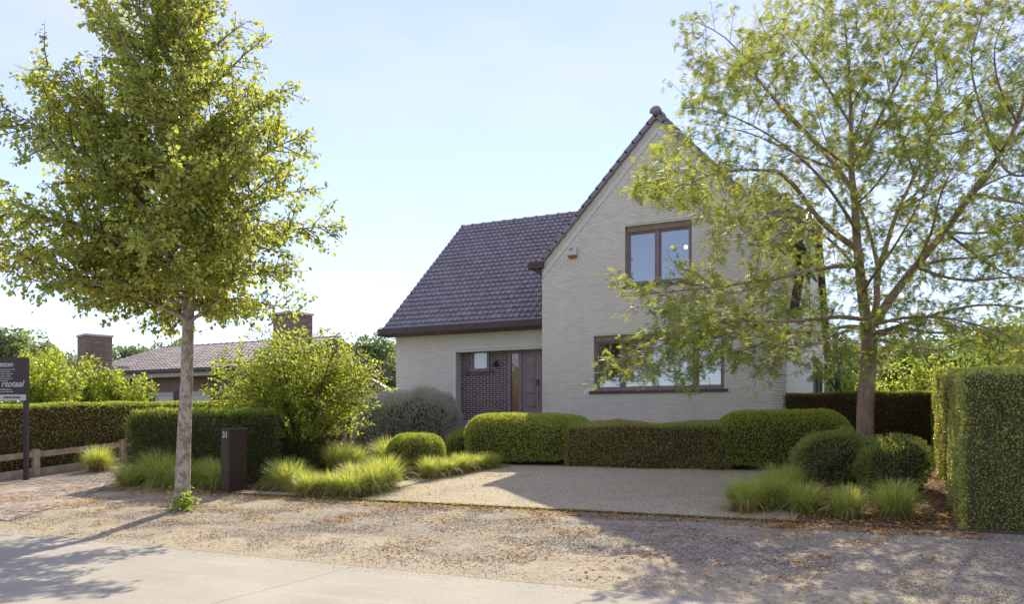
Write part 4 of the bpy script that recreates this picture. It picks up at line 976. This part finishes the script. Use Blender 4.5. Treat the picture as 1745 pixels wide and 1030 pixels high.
# honey locust ---------------------------------------------------------
HB = np.array([8.09, -3.31, gf(-3.31)-.03])
loc = empty('feathery_tree', tuple(HB)); tag(loc, 'spreading tree with feathery foliage and forked trunk at the right of the house', 'tree')
def px2l(px, py, depth=0.0):              # picture measurements turned into tree-local metres at distance 14.9+depth
    Z = 14.9+depth; X = (px-872.5)/1350*Z; z = 1.6+(725-py)/1350*Z
    w = np.array([8.64, -19.6, 0])+camr*X+camf*Z; w[2] = z; return w-HB
T = Tree(); T.up = .03; T.tipdroop = .02; T.gap = .040; T.off = .05; T.droop = -.05; T.flat = .55; T.lstart = .15
limbs = [   # (points (px,py,depth), r0, r1)
 ([(1475, 812, 0), (1475, 800, 0), (1474, 730, 0), (1478, 650, 0), (1482, 595, 0), (1478, 550, 0)], .17, .135),
 ([(1478, 552, 0), (1468, 490, .0), (1460, 420, -.1), (1458, 350, -.1), (1450, 285, 0), (1452, 215, .1), (1448, 130, .3), (1440, 40, .4)], .105, .015),
 ([(1482, 560, 0), (1497, 510, .1), (1492, 470, .3), (1510, 420, .5), (1528, 360, .6), (1560, 300, .8), (1590, 230, 1.0), (1600, 150, 1.1), (1590, 60, 1.2)], .07, .012),
 ([(1488, 555, 0), (1515, 510, -.2), (1560, 455, -.4), (1610, 395, -.7), (1655, 330, -.9), (1700, 270, -1.2), (1735, 210, -1.4), (1760, 120, -1.5), (1765, 20, -1.6)], .09, .015),
 ([(1462, 425, -.1), (1430, 405, -.3), (1400, 380, -.5), (1365, 330, -.7), (1330, 292, -1.0), (1300, 290, -1.2), (1240, 290, -1.4), (1180, 310, -1.6), (1120, 340, -1.7)], .06, .008),
 ([(1455, 330, 0), (1430, 290, .3), (1370, 220, .5), (1320, 170, .6), (1280, 120, .8), (1240, 60, 1.0), (1170, 30, 1.0)], .045, .006),
 ([(1466, 455, 0), (1430, 452, -.6), (1390, 460, -1.2), (1330, 474, -1.8), (1265, 484, -2.2), (1190, 494, -2.5), (1120, 500, -2.6), (1060, 505, -2.7)], .045, .006),
 ([(1478, 545, 0), (1430, 538, -.5), (1390, 545, -1.0), (1320, 550, -1.6), (1240, 545, -2.2), (1160, 575, -2.6), (1090, 605, -2.8), (1045, 615, -2.8)], .045, .006),
 ([(1480, 560, 0), (1440, 555, -.2), (1400, 568, -.5), (1350, 565, -.9), (1290, 590, -1.4), (1220, 610, -1.8), (1170, 640, -2.0)], .04, .006),
 ([(1480, 570, 0), (1520, 560, -.5), (1580, 540, -1.0), (1650, 520, -1.6), (1720, 520, -2.0), (1800, 540, -2.3)], .045, .006),
 ([(1482, 575, 0), (1540, 560, .7), (1600, 570, 1.3), (1670, 560, 1.8), (1750, 560, 2.2)], .04, .006),
 ([(1560, 455, -.4), (1620, 440, .1), (1680, 440, .3), (1760, 420, .5), (1850, 420, .7)], .035, .005),
 ([(1655, 330, -.9), (1700, 340, -1.5), (1760, 350, -2), (1850, 360, -2.3)], .035, .005),
 ([(1498, 470, .3), (1480, 380, 1.2), (1440, 300, 2.0), (1400, 230, 2.6), (1380, 120, 3.0)], .04, .005),
 ([(1475, 480, 0), (1440, 430, 1.2), (1380, 380, 2.0), (1310, 350, 2.4), (1240, 300, 2.6)], .04, .005),
 ([(1528, 360, .6), (1590, 330, 1.5), (1660, 280, 2.0), (1730, 230, 2.4)], .03, .005),
 ([(1450, 285, 0), (1500, 200, -.6), (1540, 120, -1.0), (1580, 40, -1.3), (1620, -20, -1.4)], .035, .005),
 ([(1700, 270, -1.2), (1670, 180, -1.0), (1650, 100, -.8), (1680, 10, -.6), (1690, -60, -.6)], .03, .005),
 ([(1452, 215, .1), (1400, 130, -.3), (1360, 80, -.5), (1310, 20, -.8)], .025, .004),
 ([(1465, 400, -.1), (1440, 360, -1.2), (1400, 300, -2.0), (1330, 240, -2.6), (1260, 200, -2.9), (1170, 180, -3.0)], .035, .005),
 ([(1470, 500, 0), (1480, 480, -1.0), (1520, 430, -2.0), (1560, 360, -2.8), (1600, 280, -3.1)], .035, .005),
 ([(1480, 560, 0), (1500, 550, -1), (1530, 545, -2), (1560, 570, -2.8), (1580, 620, -3.0)], .03, .005),
 ([(1475, 560, 0), (1450, 560, -1.2), (1400, 580, -2.2), (1330, 610, -2.8), (1280, 640, -2.9)], .03, .005),
 ([(1560, 455, -.4), (1600, 470, -1.2), (1660, 480, -1.9), (1730, 470, -2.4), (1800, 480, -2.6)], .035, .005),
 ([(1610, 395, -.7), (1660, 400, -.2), (1720, 390, .5), (1790, 370, 1.0)], .03, .005),
 ([(1528, 360, .6), (1560, 330, -.2), (1610, 290, -.6), (1650, 230, -.5)], .025, .005),
 ([(1735, 210, -1.4), (1700, 150, -1.9), (1690, 80, -2.1), (1720, 10, -2.2)], .025, .004),
 ([(1735, 210, -1.4), (1780, 170, -.9), (1800, 90, -.6), (1790, 10, -.4)], .025, .004),
 ([(1590, 230, 1.0), (1640, 170, 1.6), (1700, 120, 1.8), (1745, 60, 1.9)], .025, .004),
 ([(1488, 555, 0), (1540, 540, -1.2), (1610, 540, -2.2), (1690, 560, -2.8), (1760, 590, -3.0)], .035, .005),
 ([(1482, 575, 0), (1540, 590, .2), (1600, 600, .3), (1680, 590, .3)], .025, .004),
 ([(1655, 330, -.9), (1690, 310, .2), (1740, 290, 1.0), (1800, 270, 1.4)], .03, .005),
 ([(1700, 270, -1.2), (1720, 300, -2.2), (1760, 300, -2.8), (1820, 280, -3.0)], .03, .005),
 ([(1610, 395, -.7), (1640, 350, -1.8), (1690, 300, -2.6), (1730, 240, -2.9)], .03, .005),
 ([(1560, 455, -.4), (1590, 400, -1.6), (1600, 330, -2.4), (1640, 260, -2.8)], .03, .005),
 ([(1590, 230, 1.0), (1640, 230, .2), (1690, 180, -.2), (1730, 130, -.3)], .025, .004),
 ([(1560, 300, .8), (1530, 220, .2), (1510, 130, .0), (1500, 50, .0)], .025, .004),
 ([(1458, 350, -.1), (1500, 310, -.9), (1540, 250, -1.3), (1570, 170, -1.5)], .025, .004),
 ([(1450, 285, 0), (1400, 250, -.9), (1340, 200, -1.2), (1290, 130, -1.3), (1230, 100, -1.3)], .03, .005),
 ([(1430, 290, .3), (1350, 260, 1.0), (1270, 220, 1.4), (1190, 210, 1.5)], .03, .005),
 ([(1610, 395, -.7), (1680, 450, .8), (1740, 480, 1.2), (1800, 490, 1.4)], .03, .005),
]
allow = lambda p: p[2] > 1.25
T.env = allow; skel = []
for pts, r0, r1 in limbs:
    P = [px2l(*p) for p in pts]; PP = []
    for i in range(len(P)-1):
        for t in np.linspace(0, 1, 4)[:-1]: PP.append(P[i]*(1-t)+P[i+1]*t+RNG.normal(0, .012, 3)*(0 < t))
    PP.append(P[-1]); PP = np.array(PP)
    for _ in range(2): PP[1:-1] = (PP[:-2]+2*PP[1:-1]+PP[2:])/4
    T.limb(list(PP), r0, r1, 10 if r0 > .08 else 7)
    if r0 < .16: skel += list(PP[2:])
    if r0 < .16:
        L = np.linalg.norm(np.diff(PP, axis=0), axis=1).sum(); half_ = PP[int(len(PP)*(.45 if r0 > .05 else .30)):]
        T.branch(half_, r0*.5, 0, L, [(.26, .34, .85, 5), (.16, .42, .8, 4)])
# fill the crown evenly: every target in the crown is joined to the nearest twig that lies nearer the trunk
poly = np.array([(1150,40),(1185,25),(1235,120),(1300,5),(1400,-60),(1800,-60),(1900,300),(1850,600),(1700,612),(1600,560),(1540,580),(1500,630),(1400,645),(1300,640),(1235,600),(1178,672),(1150,650),(1045,640),(1025,605),(1110,565),(1150,555),(1100,535),(1038,505),(1055,485),(1120,468),(1195,440),(1215,390),(1160,350),(1078,335),(1085,290),(1115,250),(1165,200),(1150,170),(1200,150),(1165,70)], float)
def inside(x, y):
    c = np.zeros(len(x), bool); n_ = len(poly); j = n_-1
    for i_ in range(n_):
        xi, yi = poly[i_]; xj, yj = poly[j]
        c ^= ((yi > y) != (yj > y)) & (x < (xj-xi)*(y-yi)/(yj-yi+1e-9)+xi); j = i_
    return c
nt_ = 8600
px_ = RNG.uniform(1020, 1900, nt_); py_ = RNG.uniform(-60, 680, nt_); k = inside(px_, py_); px_, py_ = px_[k], py_[k]
q_ = np.clip(1-((px_-1470)/520)**2-((py_-330)/520)**2*.6, .06, 1)**.5; dp_ = RNG.uniform(-1, 1, len(px_))*3.3*q_-1.4*np.clip((1400-px_)/400, 0, 1)
TG = np.array([px2l(a_, b_, c_) for a_, b_, c_ in zip(px_, py_, dp_)])
k = (noise3(TG, 2.6, 77) > -.22) & (TG[:, 2] > 1.35); TG = TG[k][:2700]
hub = px2l(1478, 470, 0); TG = TG[np.argsort(np.linalg.norm(TG-hub, axis=1))]
NODE = list(skel)
NA = np.zeros((len(NODE)+len(TG)*5+10, 3)); NA[:len(NODE)] = NODE; nn = len(NODE)
ND = np.zeros(len(NA)); ND[:nn] = np.linalg.norm(NA[:nn]-hub, axis=1)
for t_ in TG:
    dt = np.linalg.norm(t_-hub); d_ = np.linalg.norm(NA[:nn]-t_, axis=1)+np.where(ND[:nn] > dt-.05, 9, 0); b_ = int(np.argmin(d_)); L = d_[b_]
    if L > 2.2 or L < .08: continue
    p0 = NA[b_]; out_ = nvec(p0-hub); mid = p0*.5+t_*.5+out_*L*.18+np.array([0, 0, .10*L])
    B = bez(p0, mid, t_, 5); T.limb(B, .0045+.004*L, .002, 3, twig=True); T.leaves_along(B, .036, .05, -.05, .25)
    e_ = nvec(t_-mid)                       # a short spray at the tip
    for w_ in range(3):
        e2 = t_+(e_*.7+rv(1)[0]*.7*np.array([1, 1, .5]))*RNG.uniform(.12, .26); T.limb([t_, t_*.5+e2*.5+np.array([0, 0, .01]), e2], .002, .0015, 3, twig=True); T.leaves_along([t_, e2], .036, .035, -.05, 0)
    for q in B[1:]: NA[nn] = q; ND[nn] = np.linalg.norm(q-hub); nn += 1
T.wood.build('trunk', M['bark2'], loc, smooth=True); T.twig.build('twigs', M['twig'], loc, smooth=True)
lp = np.concatenate(T.lp); la = np.concatenate(T.la); n = len(lp); print('locust fronds', n)
MAXL = 40000
if n > MAXL: k = RNG.choice(n, MAXL, replace=False); lp, la = lp[k], la[k]; n = MAXL
nr = rv(n)*.45+np.array([0, 0, 1.0])
obj('crown', leaf_mesh('crown', T_FROND, F_FROND, lp, la, nr, RNG.uniform(.085, .15, n), M['locust']), loc)

# multi-stemmed garden shrubs ------------------------------------------
def shrub_tree(name, label, cat, base, h, w, stems, mat, T_, leaf, gap, seed, spec, dome=.5, group=None, r0=.035, zlow=.3, up=.25, droop=.2, maxl=30000, flat=1.0, zflat=1.0):
    global RNG
    keep = RNG; RNG = np.random.default_rng(seed)
    root = empty(name, base); tag(root, label, cat, group)
    T = Tree(); T.gap = gap; T.off = leaf*.5; T.up = up; T.droop = droop; T.flat = zflat
    T.env = lambda p: (p[0]**2+(p[1]/flat)**2)/(w*w)+((p[2]-h*dome)/(h*(1.03-dome)))**2 < 1.1 and p[2] > zlow*.6
    for i in range(stems):
        az = i*2.399+RNG.uniform(-.3, .3); q = math.sqrt((i+.5)/stems)
        rr = w*q*RNG.uniform(.85, 1.02); zz = h*(dome+(1-dome)*math.sqrt(max(0, 1-q*q)))*RNG.uniform(.9, 1.03) if i % 3 else h*RNG.uniform(zlow, dome)
        e = np.array([math.cos(az)*rr, math.sin(az)*rr*flat, zz]); s0 = np.array([math.cos(az)*.05, math.sin(az)*.05, 0])
        mid = np.array([e[0]*.35, e[1]*.35, zz*.62]); B = bez(s0, mid, e, 9)
        T.limb(B, r0*RNG.uniform(.6, 1), .004, 6); T.branch(B[2:], r0*.6, 0, 1, spec)
        T.leaves_along(B[4:], gap*1.5, leaf, droop)
    T.wood.build('stems', M['twig'], root, smooth=True); T.twig.build('twigs', M['twig'], root)
    lp = np.concatenate(T.lp); la = np.concatenate(T.la); n = len(lp)
    if n > maxl: k = RNG.choice(n, maxl, replace=False); lp, la = lp[k], la[k]; n = maxl
    print(name, n)
    obj('foliage', leaf_mesh('foliage', *T_, lp, la, rv(n)*.6+np.array([0, 0, 1.]), RNG.uniform(.65, 1.15, n)*leaf, M[mat]), root)
    RNG = keep; return root
shrub_tree('spreading_shrub', 'large light green spreading shrub in the front bed left of the house', 'shrub', (-4.25, -4.7, gf(-4.7)), 3.35, 2.35, 42, 'shrub', (T_OVAL, F_OVAL), .085, .022, 31, [(.08, .42, .9, 4), (.08, .45, .8, 3)], dome=.50, zlow=.30, up=.06, zflat=.5, maxl=26000)
clipped('silver_shrub', 'grey silver leaved shrub at the left corner of the white house', 'shrub', (-3.85, -.75, gf(-.75)-.05), (1.45, .85, .82), .62, 0, 'silver', 'core', 2000, .075, (.10, 3.5), T=(T_NARROW, F_NARROW), shoots=(3200, .26, 'silver'), seed=33, out=.7, up=.7, jitter=.12)
# bright bushes beyond the long hedge
for k, (x, y, h, w) in enumerate(((-13.6, -5.0, 3.0, 1.35), (-16.5, -2.5, 3.4, 1.9), (-15.9, -.6, 2.8, 1.35))):
    shrub_tree('garden_bush', ['tall light green bush beyond the long hedge, behind the sign board', 'light green bush at the left edge beyond the long hedge', 'light green bush in front of the bungalow beyond the hedge'][k], 'bush', (x, y, gf(y)), h, w, 24, 'shrub', (T_OVAL, F_OVAL), .12, .035, 40+k, [(.12, .42, .8, 4), (.12, .45, .8, 3)], dome=.5, group='bushes beyond the long hedge', maxl=16000)
for k, (x, y, h, w) in enumerate(((10.6, 3.2, 2.9, 1.5), (12.4, 2.2, 2.8, 1.6), (9.2, 5.0, 2.7, 1.4), (14.6, 3.4, 3.3, 1.8), (7.7, 6.5, 2.4, .9))):
    shrub_tree('back_garden_bush', ['pale green bush just right of the feathery tree trunk beyond the dark hedge', 'pale green bush beyond the sunny side of the tall hedge', 'light bush left of the feathery tree trunk beyond the dark hedge', 'pale bush at the right edge above the tall hedge', 'light bush beside the glazed side of the white house'][k], 'bush', (x, y, gf(y)), h, w, 20, ('farlight', 'farlight', 'shrub', 'farlight', 'shrub')[k], (T_OVAL, F_OVAL), .11, .035, 50+k, [(.12, .42, .8, 4), (.12, .45, .8, 3)], dome=.5, group='bushes beyond the rear hedge', maxl=12000)

# background trees: trunk, limbs and a crown of many leaf clumps ---------
def far_crown(seed, n=5200, leaf=.34, lobes=34):
    r = np.random.default_rng(seed); P = []; 
    C = []
    for i in range(lobes):
        d = r.normal(size=3); d /= np.linalg.norm(d); q = r.uniform(.45, 1.0); C.append((d*q*np.array([.8, .8, .75]), r.uniform(.16, .34)))
    for i in range(n):
        c, rad = C[r.integers(lobes)]; d = r.normal(size=3); d /= np.linalg.norm(d); P.append(c+d*rad*r.uniform(.55, 1.0)**.6)
    return np.array(P)
fv = []
for s_ in range(4):
    P = far_crown(60+s_)
    n = len(P); sc_ = np.array([3.6, 3.6, 4.0])
    for mt in ('far',):
        me = leaf_mesh('crown', T_OVAL, F_OVAL, P*sc_+np.array([0, 0, 7.2]), rv(n)+np.array([0, 0, -.1]), rv(n)*.8+np.array([0, 0, .6]), RNG.uniform(.24, .46, n), M[mt]); fv.append(me)
def far_trunk():
    mb = MB(); mb.tube([(0, 0, -.3), (0, 0, 2.5), (.2, .1, 6), (.1, 0, 9)], [.32, .24, .16, .05], 8)
    for k in range(7):
        a = k*2.4; mb.tube([(0.05, 0, 3+k*.6), (math.cos(a)*1.2, math.sin(a)*1.2, 5+k*.5), (math.cos(a)*2.5, math.sin(a)*2.5, 6.5+k*.5)], [.12, .07, .02], 5)
    return mb.mesh('trunk', M['twig'], True)
ft = far_trunk()
def cpos(px, Z):        # a point at distance Z in the direction of a picture column
    X = (px-872.5)/1350*Z; w = np.array([8.64, -19.6])+camr[:2]*X+camf[:2]*Z; return w
FT = [ # px, distance, top py, width scale, label
 (-20, 62, 548, 1.15, 'distant tree at the left edge behind the light bushes'), (48, 70, 562, .95, 'second distant tree from the left edge'),
 (225, 88, 576, .9, 'distant tree top right of the first bungalow chimney'), (262, 92, 578, .9, 'middle distant tree top above the bungalow ridge'), (300, 90, 577, .85, 'distant tree top just left of the linden trunk'),
 (375, 95, 588, .7, 'small distant tree top above the bungalow ridge right of the linden trunk'), (100, 85, 590, .8, 'distant tree behind the light bushes near the first chimney'),
 (600, 66, 580, .9, 'distant tree left of the house behind the spreading shrub'), (640, 60, 566, .9, 'dark distant tree beside the left end of the white house'), (672, 72, 572, .8, 'distant tree peeping past the left corner of the white house'), (700, 64, 570, .9, 'distant tree partly behind the white house wall'),
 (1372, 44, 590, .8, 'dark tree close behind the right side of the white house'), (1430, 48, 575, .9, 'dark tree left of the feathery tree trunk in the far garden'), (1500, 52, 565, 1.0, 'dark tree behind the feathery tree trunk'),
 (1560, 47, 560, .95, 'dark tree right of the feathery tree trunk, far garden'), (1625, 50, 552, 1.0, 'dark far tree above the rippled side of the tall hedge'), (1690, 46, 545, 1.0, 'dark far tree above the tall hedge'), (1755, 50, 540, 1.05, 'dark far tree at the right edge'), (1820, 48, 545, 1.0, 'dark far tree just beyond the right edge')]
for i, (px, Z, py, ws, lab) in enumerate(FT):
    w = cpos(px, Z); top = 1.6+(725-py)/1350*Z-.8; s = top/11.0
    root = empty('background_tree', (w[0], w[1], .8), i*1.3); tag(root, lab, 'tree', 'trees in the distance')
    a = obj('crown', fv[i % 4], root); b = obj('trunk', ft, root); root.scale = (s*ws*1.25, s*ws*1.25, s)
# far woodland closing the horizon
def wood(name, pts, h, n, leaf=.8):
    P = []
    for i in range(n):
        k = RNG.integers(len(pts)-1); t = RNG.random(); a, b = np.array(pts[k]), np.array(pts[k+1]); c = a*(1-t)+b*t
        hh = h*(1+.18*math.sin(c[0]*.13)+.12*math.sin(c[0]*.37+1)); P.append((c[0]+RNG.normal(0, 2.5), c[1]+RNG.normal(0, 2.5), hh*RNG.random()**.7))
    P = np.array(P); n = len(P)
    o = obj(name, leaf_mesh(name, T_DIA, F_DIA, P, rv(n), rv(n), RNG.uniform(.6, 1.3, n)*leaf, M['far'])); tag(o, 'dense woodland closing the view behind the gardens' if name == 'far_woodland' else 'leafy trees across the road seen as reflections in the panes', 'woodland', kind='stuff')
wood('far_woodland', [tuple(cpos(-500, 110)), tuple(cpos(300, 125)), tuple(cpos(900, 120)), tuple(cpos(1300, 75)), tuple(cpos(1700, 68)), tuple(cpos(2300, 70))], 6.2, 42000)
o_ = wood('opposite_trees', [(40, -44), (18, -40), (2, -42), (-14, -40), (-45, -44)], 4.2, 16000, .45)
# garden shed roof seen between the shrub and the house
sh = empty('distant_shed', (*cpos(638, 38), .8), R(26)); tag(sh, 'small distant building with pale roof between the shrub and the white house', 'building')
MB().box(-1.3, 1.3, -1, 1, 0, 2.0).build('wall', M['nb_brick'], sh); MB().prism_y([(-1.5, 2.0), (1.5, 2.0), (0, 3.0)], -1.2, 1.2).build('roof', M['nb_tile'], sh)

# ------------------------------------------------------------------ ORNAMENTAL GRASSES
def grass_mesh(seed, n, h, spread, base=.10, wdt=.006, mat='grass'):
    r = np.random.default_rng(seed); az = r.uniform(0, 2*math.pi, n); lean = np.clip(np.abs(r.normal(0, .52, n)), 0, 1.4); L = h*r.uniform(.65, 1.2, n)*(1+.15*lean)
    b = np.stack([np.cos(az), np.sin(az), 0*az], 1); bp = b*(r.random(n)**.5*base)[:, None]+r.normal(0, .02, (n, 3))*np.array([1, 1, 0])
    side = np.stack([-np.sin(az), np.cos(az), 0*az], 1); pts = []; a = lean*.55*spread
    p = bp.copy(); segs = 4; rows = [p]
    for k in range(segs):
        d = b*np.sin(a)[:, None]+np.array([0, 0, 1.])*np.cos(a)[:, None]; p = p+d*(L/segs)[:, None]; rows.append(p); a = a+lean*.36*spread+r.uniform(0, .26, n)
    tw = r.uniform(-.6, .6, (n, 1)); sd_ = side+b*tw
    V = []
    for k, q in enumerate(rows):
        w_ = wdt*(1.0, 1.0, .85, .6, .12)[k]; V += [q-sd_*w_/1, q+sd_*w_/1]
    V = np.stack(V, 1); k = V.shape[1]; off = (np.arange(n)*k)[:, None, None]
    F = np.array([[(2*i, 2*i+1, 2*i+3, 2*i+2) for i in range(segs)]])+off
    return np_mesh('blades', V.reshape(-1, 3), F.reshape(-1, 4), M[mat], False, np.repeat(r.random(n), segs))
gm = [grass_mesh(80+i, 1250, .56, 1.15, .13, .0042) for i in range(3)]; gs = [grass_mesh(90+i, 1000, .36, 1.05, .13, .0042) for i in range(3)]; gl_ = [grass_mesh(95+i, 1500, .60, 1.2, .17, .0042) for i in range(2)]
dead = grass_mesh(99, 420, .26, 1.9, .16, .005, 'straw')
GL = [ # u, v, kind, scale, label
 (-9.15, -6.45, 'm', 1.1, 'grass clump growing against the low wooden fence', 'l'),
 (-5.75, -8.22, 'l', 1.0, 'leftmost grass clump in front of the yew hedge', 'l'), (-5.0, -8.12, 'l', 1.12, 'big grass clump left of the linden trunk', 'l'), (-4.35, -8.2, 'l', 1.0, 'grass clump just left of the linden trunk', 'l'),
 (-3.75, -7.95, 'l', 1.1, 'grass clump between linden trunk and mailbox', 'l'), (-3.35, -8.15, 'm', 1.05, 'grass clump touching the left side of the mailbox', 'l'),
 (-2.2, -7.5, 'l', 1.05, 'grass clump just right of the mailbox', 'l'), (-1.75, -7.85, 'm', 1.0, 'grass clump second right of the mailbox', 'l'),
 (-1.0, -8.2, 's', 1.15, 'leftmost bright clump of the front row of grasses', 'f'), (-.62, -8.0, 's', 1.2, 'second bright clump of the front grass row', 'f'), (-.15, -8.1, 'm', .95, 'bright clump at the corner of the front grass row', 'f'),
 (.0, -7.7, 'm', 1.0, 'bright clump behind the front corner clump', 'f'), (-.1, -7.2, 'm', 1.05, 'tall bright clump at the right end of the front grass group', 'f'), (-.55, -7.45, 'm', 1.1, 'bright clump in the middle of the front grass group', 'f'),
 (-2.9, -5.0, 'l', .95, 'tall grass clump behind the front group, right of the dark mound', 'b'), (-2.3, -5.2, 'm', 1.1, 'grass clump below the right side of the spreading shrub', 'b'), (-3.3, -4.3, 'l', 1.0, 'grass clump beneath the spreading shrub', 'b'), (-2.0, -4.3, 'm', 1.1, 'shaded grass clump below the silver shrub', 'b'),
 (.02, -5.75, 'm', .85, 'nearest clump of the grass row beside the gravel court', 'c'), (.15, -5.25, 's', 1.15, 'second clump of the grass row beside the gravel court', 'c'), (.22, -4.8, 's', 1.15, 'third clump of the grass row beside the gravel court', 'c'), (.32, -4.35, 's', 1.1, 'fourth clump of the grass row beside the gravel court', 'c'), (.45, -3.95, 's', 1.05, 'farthest clump of the grass row beside the gravel court', 'c'),
 (6.65, -7.8, 'm', .9, 'leftmost grass clump right of the gravel court', 'r'), (7.0, -7.35, 'l', .85, 'feathery clump second from left, right of the court', 'r'), (7.42, -7.6, 'l', .82, 'tall grass clump below the shaggy bush', 'r'), (8.02, -7.85, 'm', .82, 'lone grass clump right of the gravel court, second from the tall hedge', 'r'), (8.6, -7.75, 'm', .86, 'grass clump nearest the tall hedge', 'r'),
 (6.95, -6.1, 'l', .95, 'shaded feathery clump beside the right rounded bush', 'r')]
GN = {'l': 'grass clumps in the left bed', 'f': 'bright grass clumps in the front row', 'b': 'grass clumps under the shrubs', 'c': 'grass clumps beside the gravel court', 'r': 'grass clumps right of the court'}
for i, (u, v, kd, s, lab, gp_) in enumerate(GL):
    me = {'m': gm, 's': gs, 'l': gl_}[kd]; root = empty('grass_clump', (u, v, gf(v)-.01), i*1.37); s = s*(1, .92, 1.07, .97, 1.03)[i % 5]; tag(root, lab, 'ornamental grass', GN[gp_]); root.scale = (s*1.05, s*.95, s*(1, .9, 1.06)[i % 3])
    obj('blades', me[i % len(me)], root)
    o = obj('dead_blades', dead, root)
    if o.data.materials: pass
# ------------------------------------------------------------------ LOOSE STONES AND FALLEN LEAVES
T_ST = np.array([(-.5, -.4, -.05), (.55, -.25, -.05), (0, .55, -.05), (.05, -.05, .42)])
F_ST = [[(0, 1, 3), (1, 2, 3), (2, 0, 3)]]
def stones(name, label, n, u0, u1, v0, v1, s0, s1, mat, dens=None):
    u = RNG.uniform(u0, u1, n); v = RNG.uniform(v0, v1, n)
    d = np.array([seen for seen in ((v+19.6)**2+(u-8.64)**2)**.5])
    if dens is not None: k = RNG.random(n) < dens(u, v); u, v = u[k], v[k]; n = len(u)
    P = np.stack([u, v, g(v)+.004], 1); a = RNG.uniform(0, 6.28, n); ax = np.stack([np.cos(a), np.sin(a), RNG.normal(0, .15, n)], 1)
    V, Fs = instance(T_ST, F_ST, P, rotframe(ax, np.array([0, 0, 1.])+rv(n)*.15), RNG.uniform(s0, s1, n)**1)
    r_ = RNG.random(n); rr = np.repeat(r_, 3)
    o = obj(name, np_mesh(name, V, Fs, M[mat], False, rr)); tag(o, label, 'gravel', kind='stuff')
dn = lambda u, v: np.clip(.75+.9*wob(u, v*2, 1, 2.2, 31), .45, 1)*np.clip((v+12.3)/.8+.15, .1, 1)
stones('verge_stones', 'loose grey stones scattered over the roadside verge', 125000, -7, 12, -12.3, -8.55, .007, .019, 'stone', dn)
stones('court_gravel', 'beige pebbles covering the court before the house', 36000, .3, 7.3, -8.4, -3.4, .010, .022, 'stone_beige')
stones('road_grit', 'grit washed onto the road edge', 5000, -8, 9, -12.8, -12.25, .004, .012, 'stone', lambda u, v: np.clip((v+12.9)/.6, 0, 1)**2)
def litter(name, label, n, reg, size=(.018, .048), mat='litter', clump=None):
    u = RNG.uniform(reg[0], reg[1], n); v = RNG.uniform(reg[2], reg[3], n)
    if clump: k = RNG.random(n) < clump(u, v); u, v = u[k], v[k]; n = len(u)
    P = np.stack([u, v, g(v)+RNG.uniform(.012, .03, n)], 1); a = RNG.uniform(0, 6.28, n)
    ax = np.stack([np.cos(a), np.sin(a), RNG.normal(0, .25, n)], 1)
    o = obj(name, leaf_mesh(name, T_HEART, F_HEART, P, ax, np.array([0, 0, 1.])+rv(n)*.35, RNG.uniform(*size, n), M[mat])); tag(o, label, 'fallen leaves', kind='stuff')
cl = lambda u, v: np.clip(.16+1.5*wob(u, v*1.6, 1, 2.6, 41), 0.02, 1)*np.clip((v+12.4)/1.6, .1, 1)
litter('verge_leaf_litter', 'orange fallen leaves scattered over the verge', 17000, (-8, 9, -12.2, -8.5), clump=cl)
litter('edging_leaf_litter', 'orange fallen leaves gathered along the edging', 4200, (-6, 9.5, -8.9, -8.35))
litter('bed_leaf_litter', 'brown fallen leaves under the grasses and bushes', 5000, (-6.3, .3, -8.4, -3.2))
litter('court_leaf_litter', 'sparse fallen leaves on the gravel court', 900, (.3, 7.3, -8.4, -3.4), clump=lambda u, v: np.clip(1.1-(u-.2)*.35, .12, 1))
litter('right_bed_leaf_litter', 'reddish fallen leaves under the right hand bushes', 5200, (6.6, 9.6, -8.9, -3.4))
litter('drive_leaf_litter', 'yellow fallen leaves on the paved drive', 900, (-9.6, -4.4, -11.6, -6), clump=lambda u, v: np.clip(.2+.8*wob(u, v, 1, 2, 43), .04, 1))
# small weeds along the edging
n = 1500; u = RNG.uniform(-1.0, 7.6, n); v = -8.5+RNG.normal(0, .05, n); P = np.stack([u, v, g(v)+.01], 1)
tag(obj('edging_weeds', leaf_mesh('edging_weeds', T_NARROW, F_NARROW, P, np.array([0, 0, 1.])+rv(n)*.6, rv(n), RNG.uniform(.02, .06, n), M['new'])), 'small weeds growing along the steel edging', 'weeds', kind='stuff')
print('objects', len(bpy.data.objects))
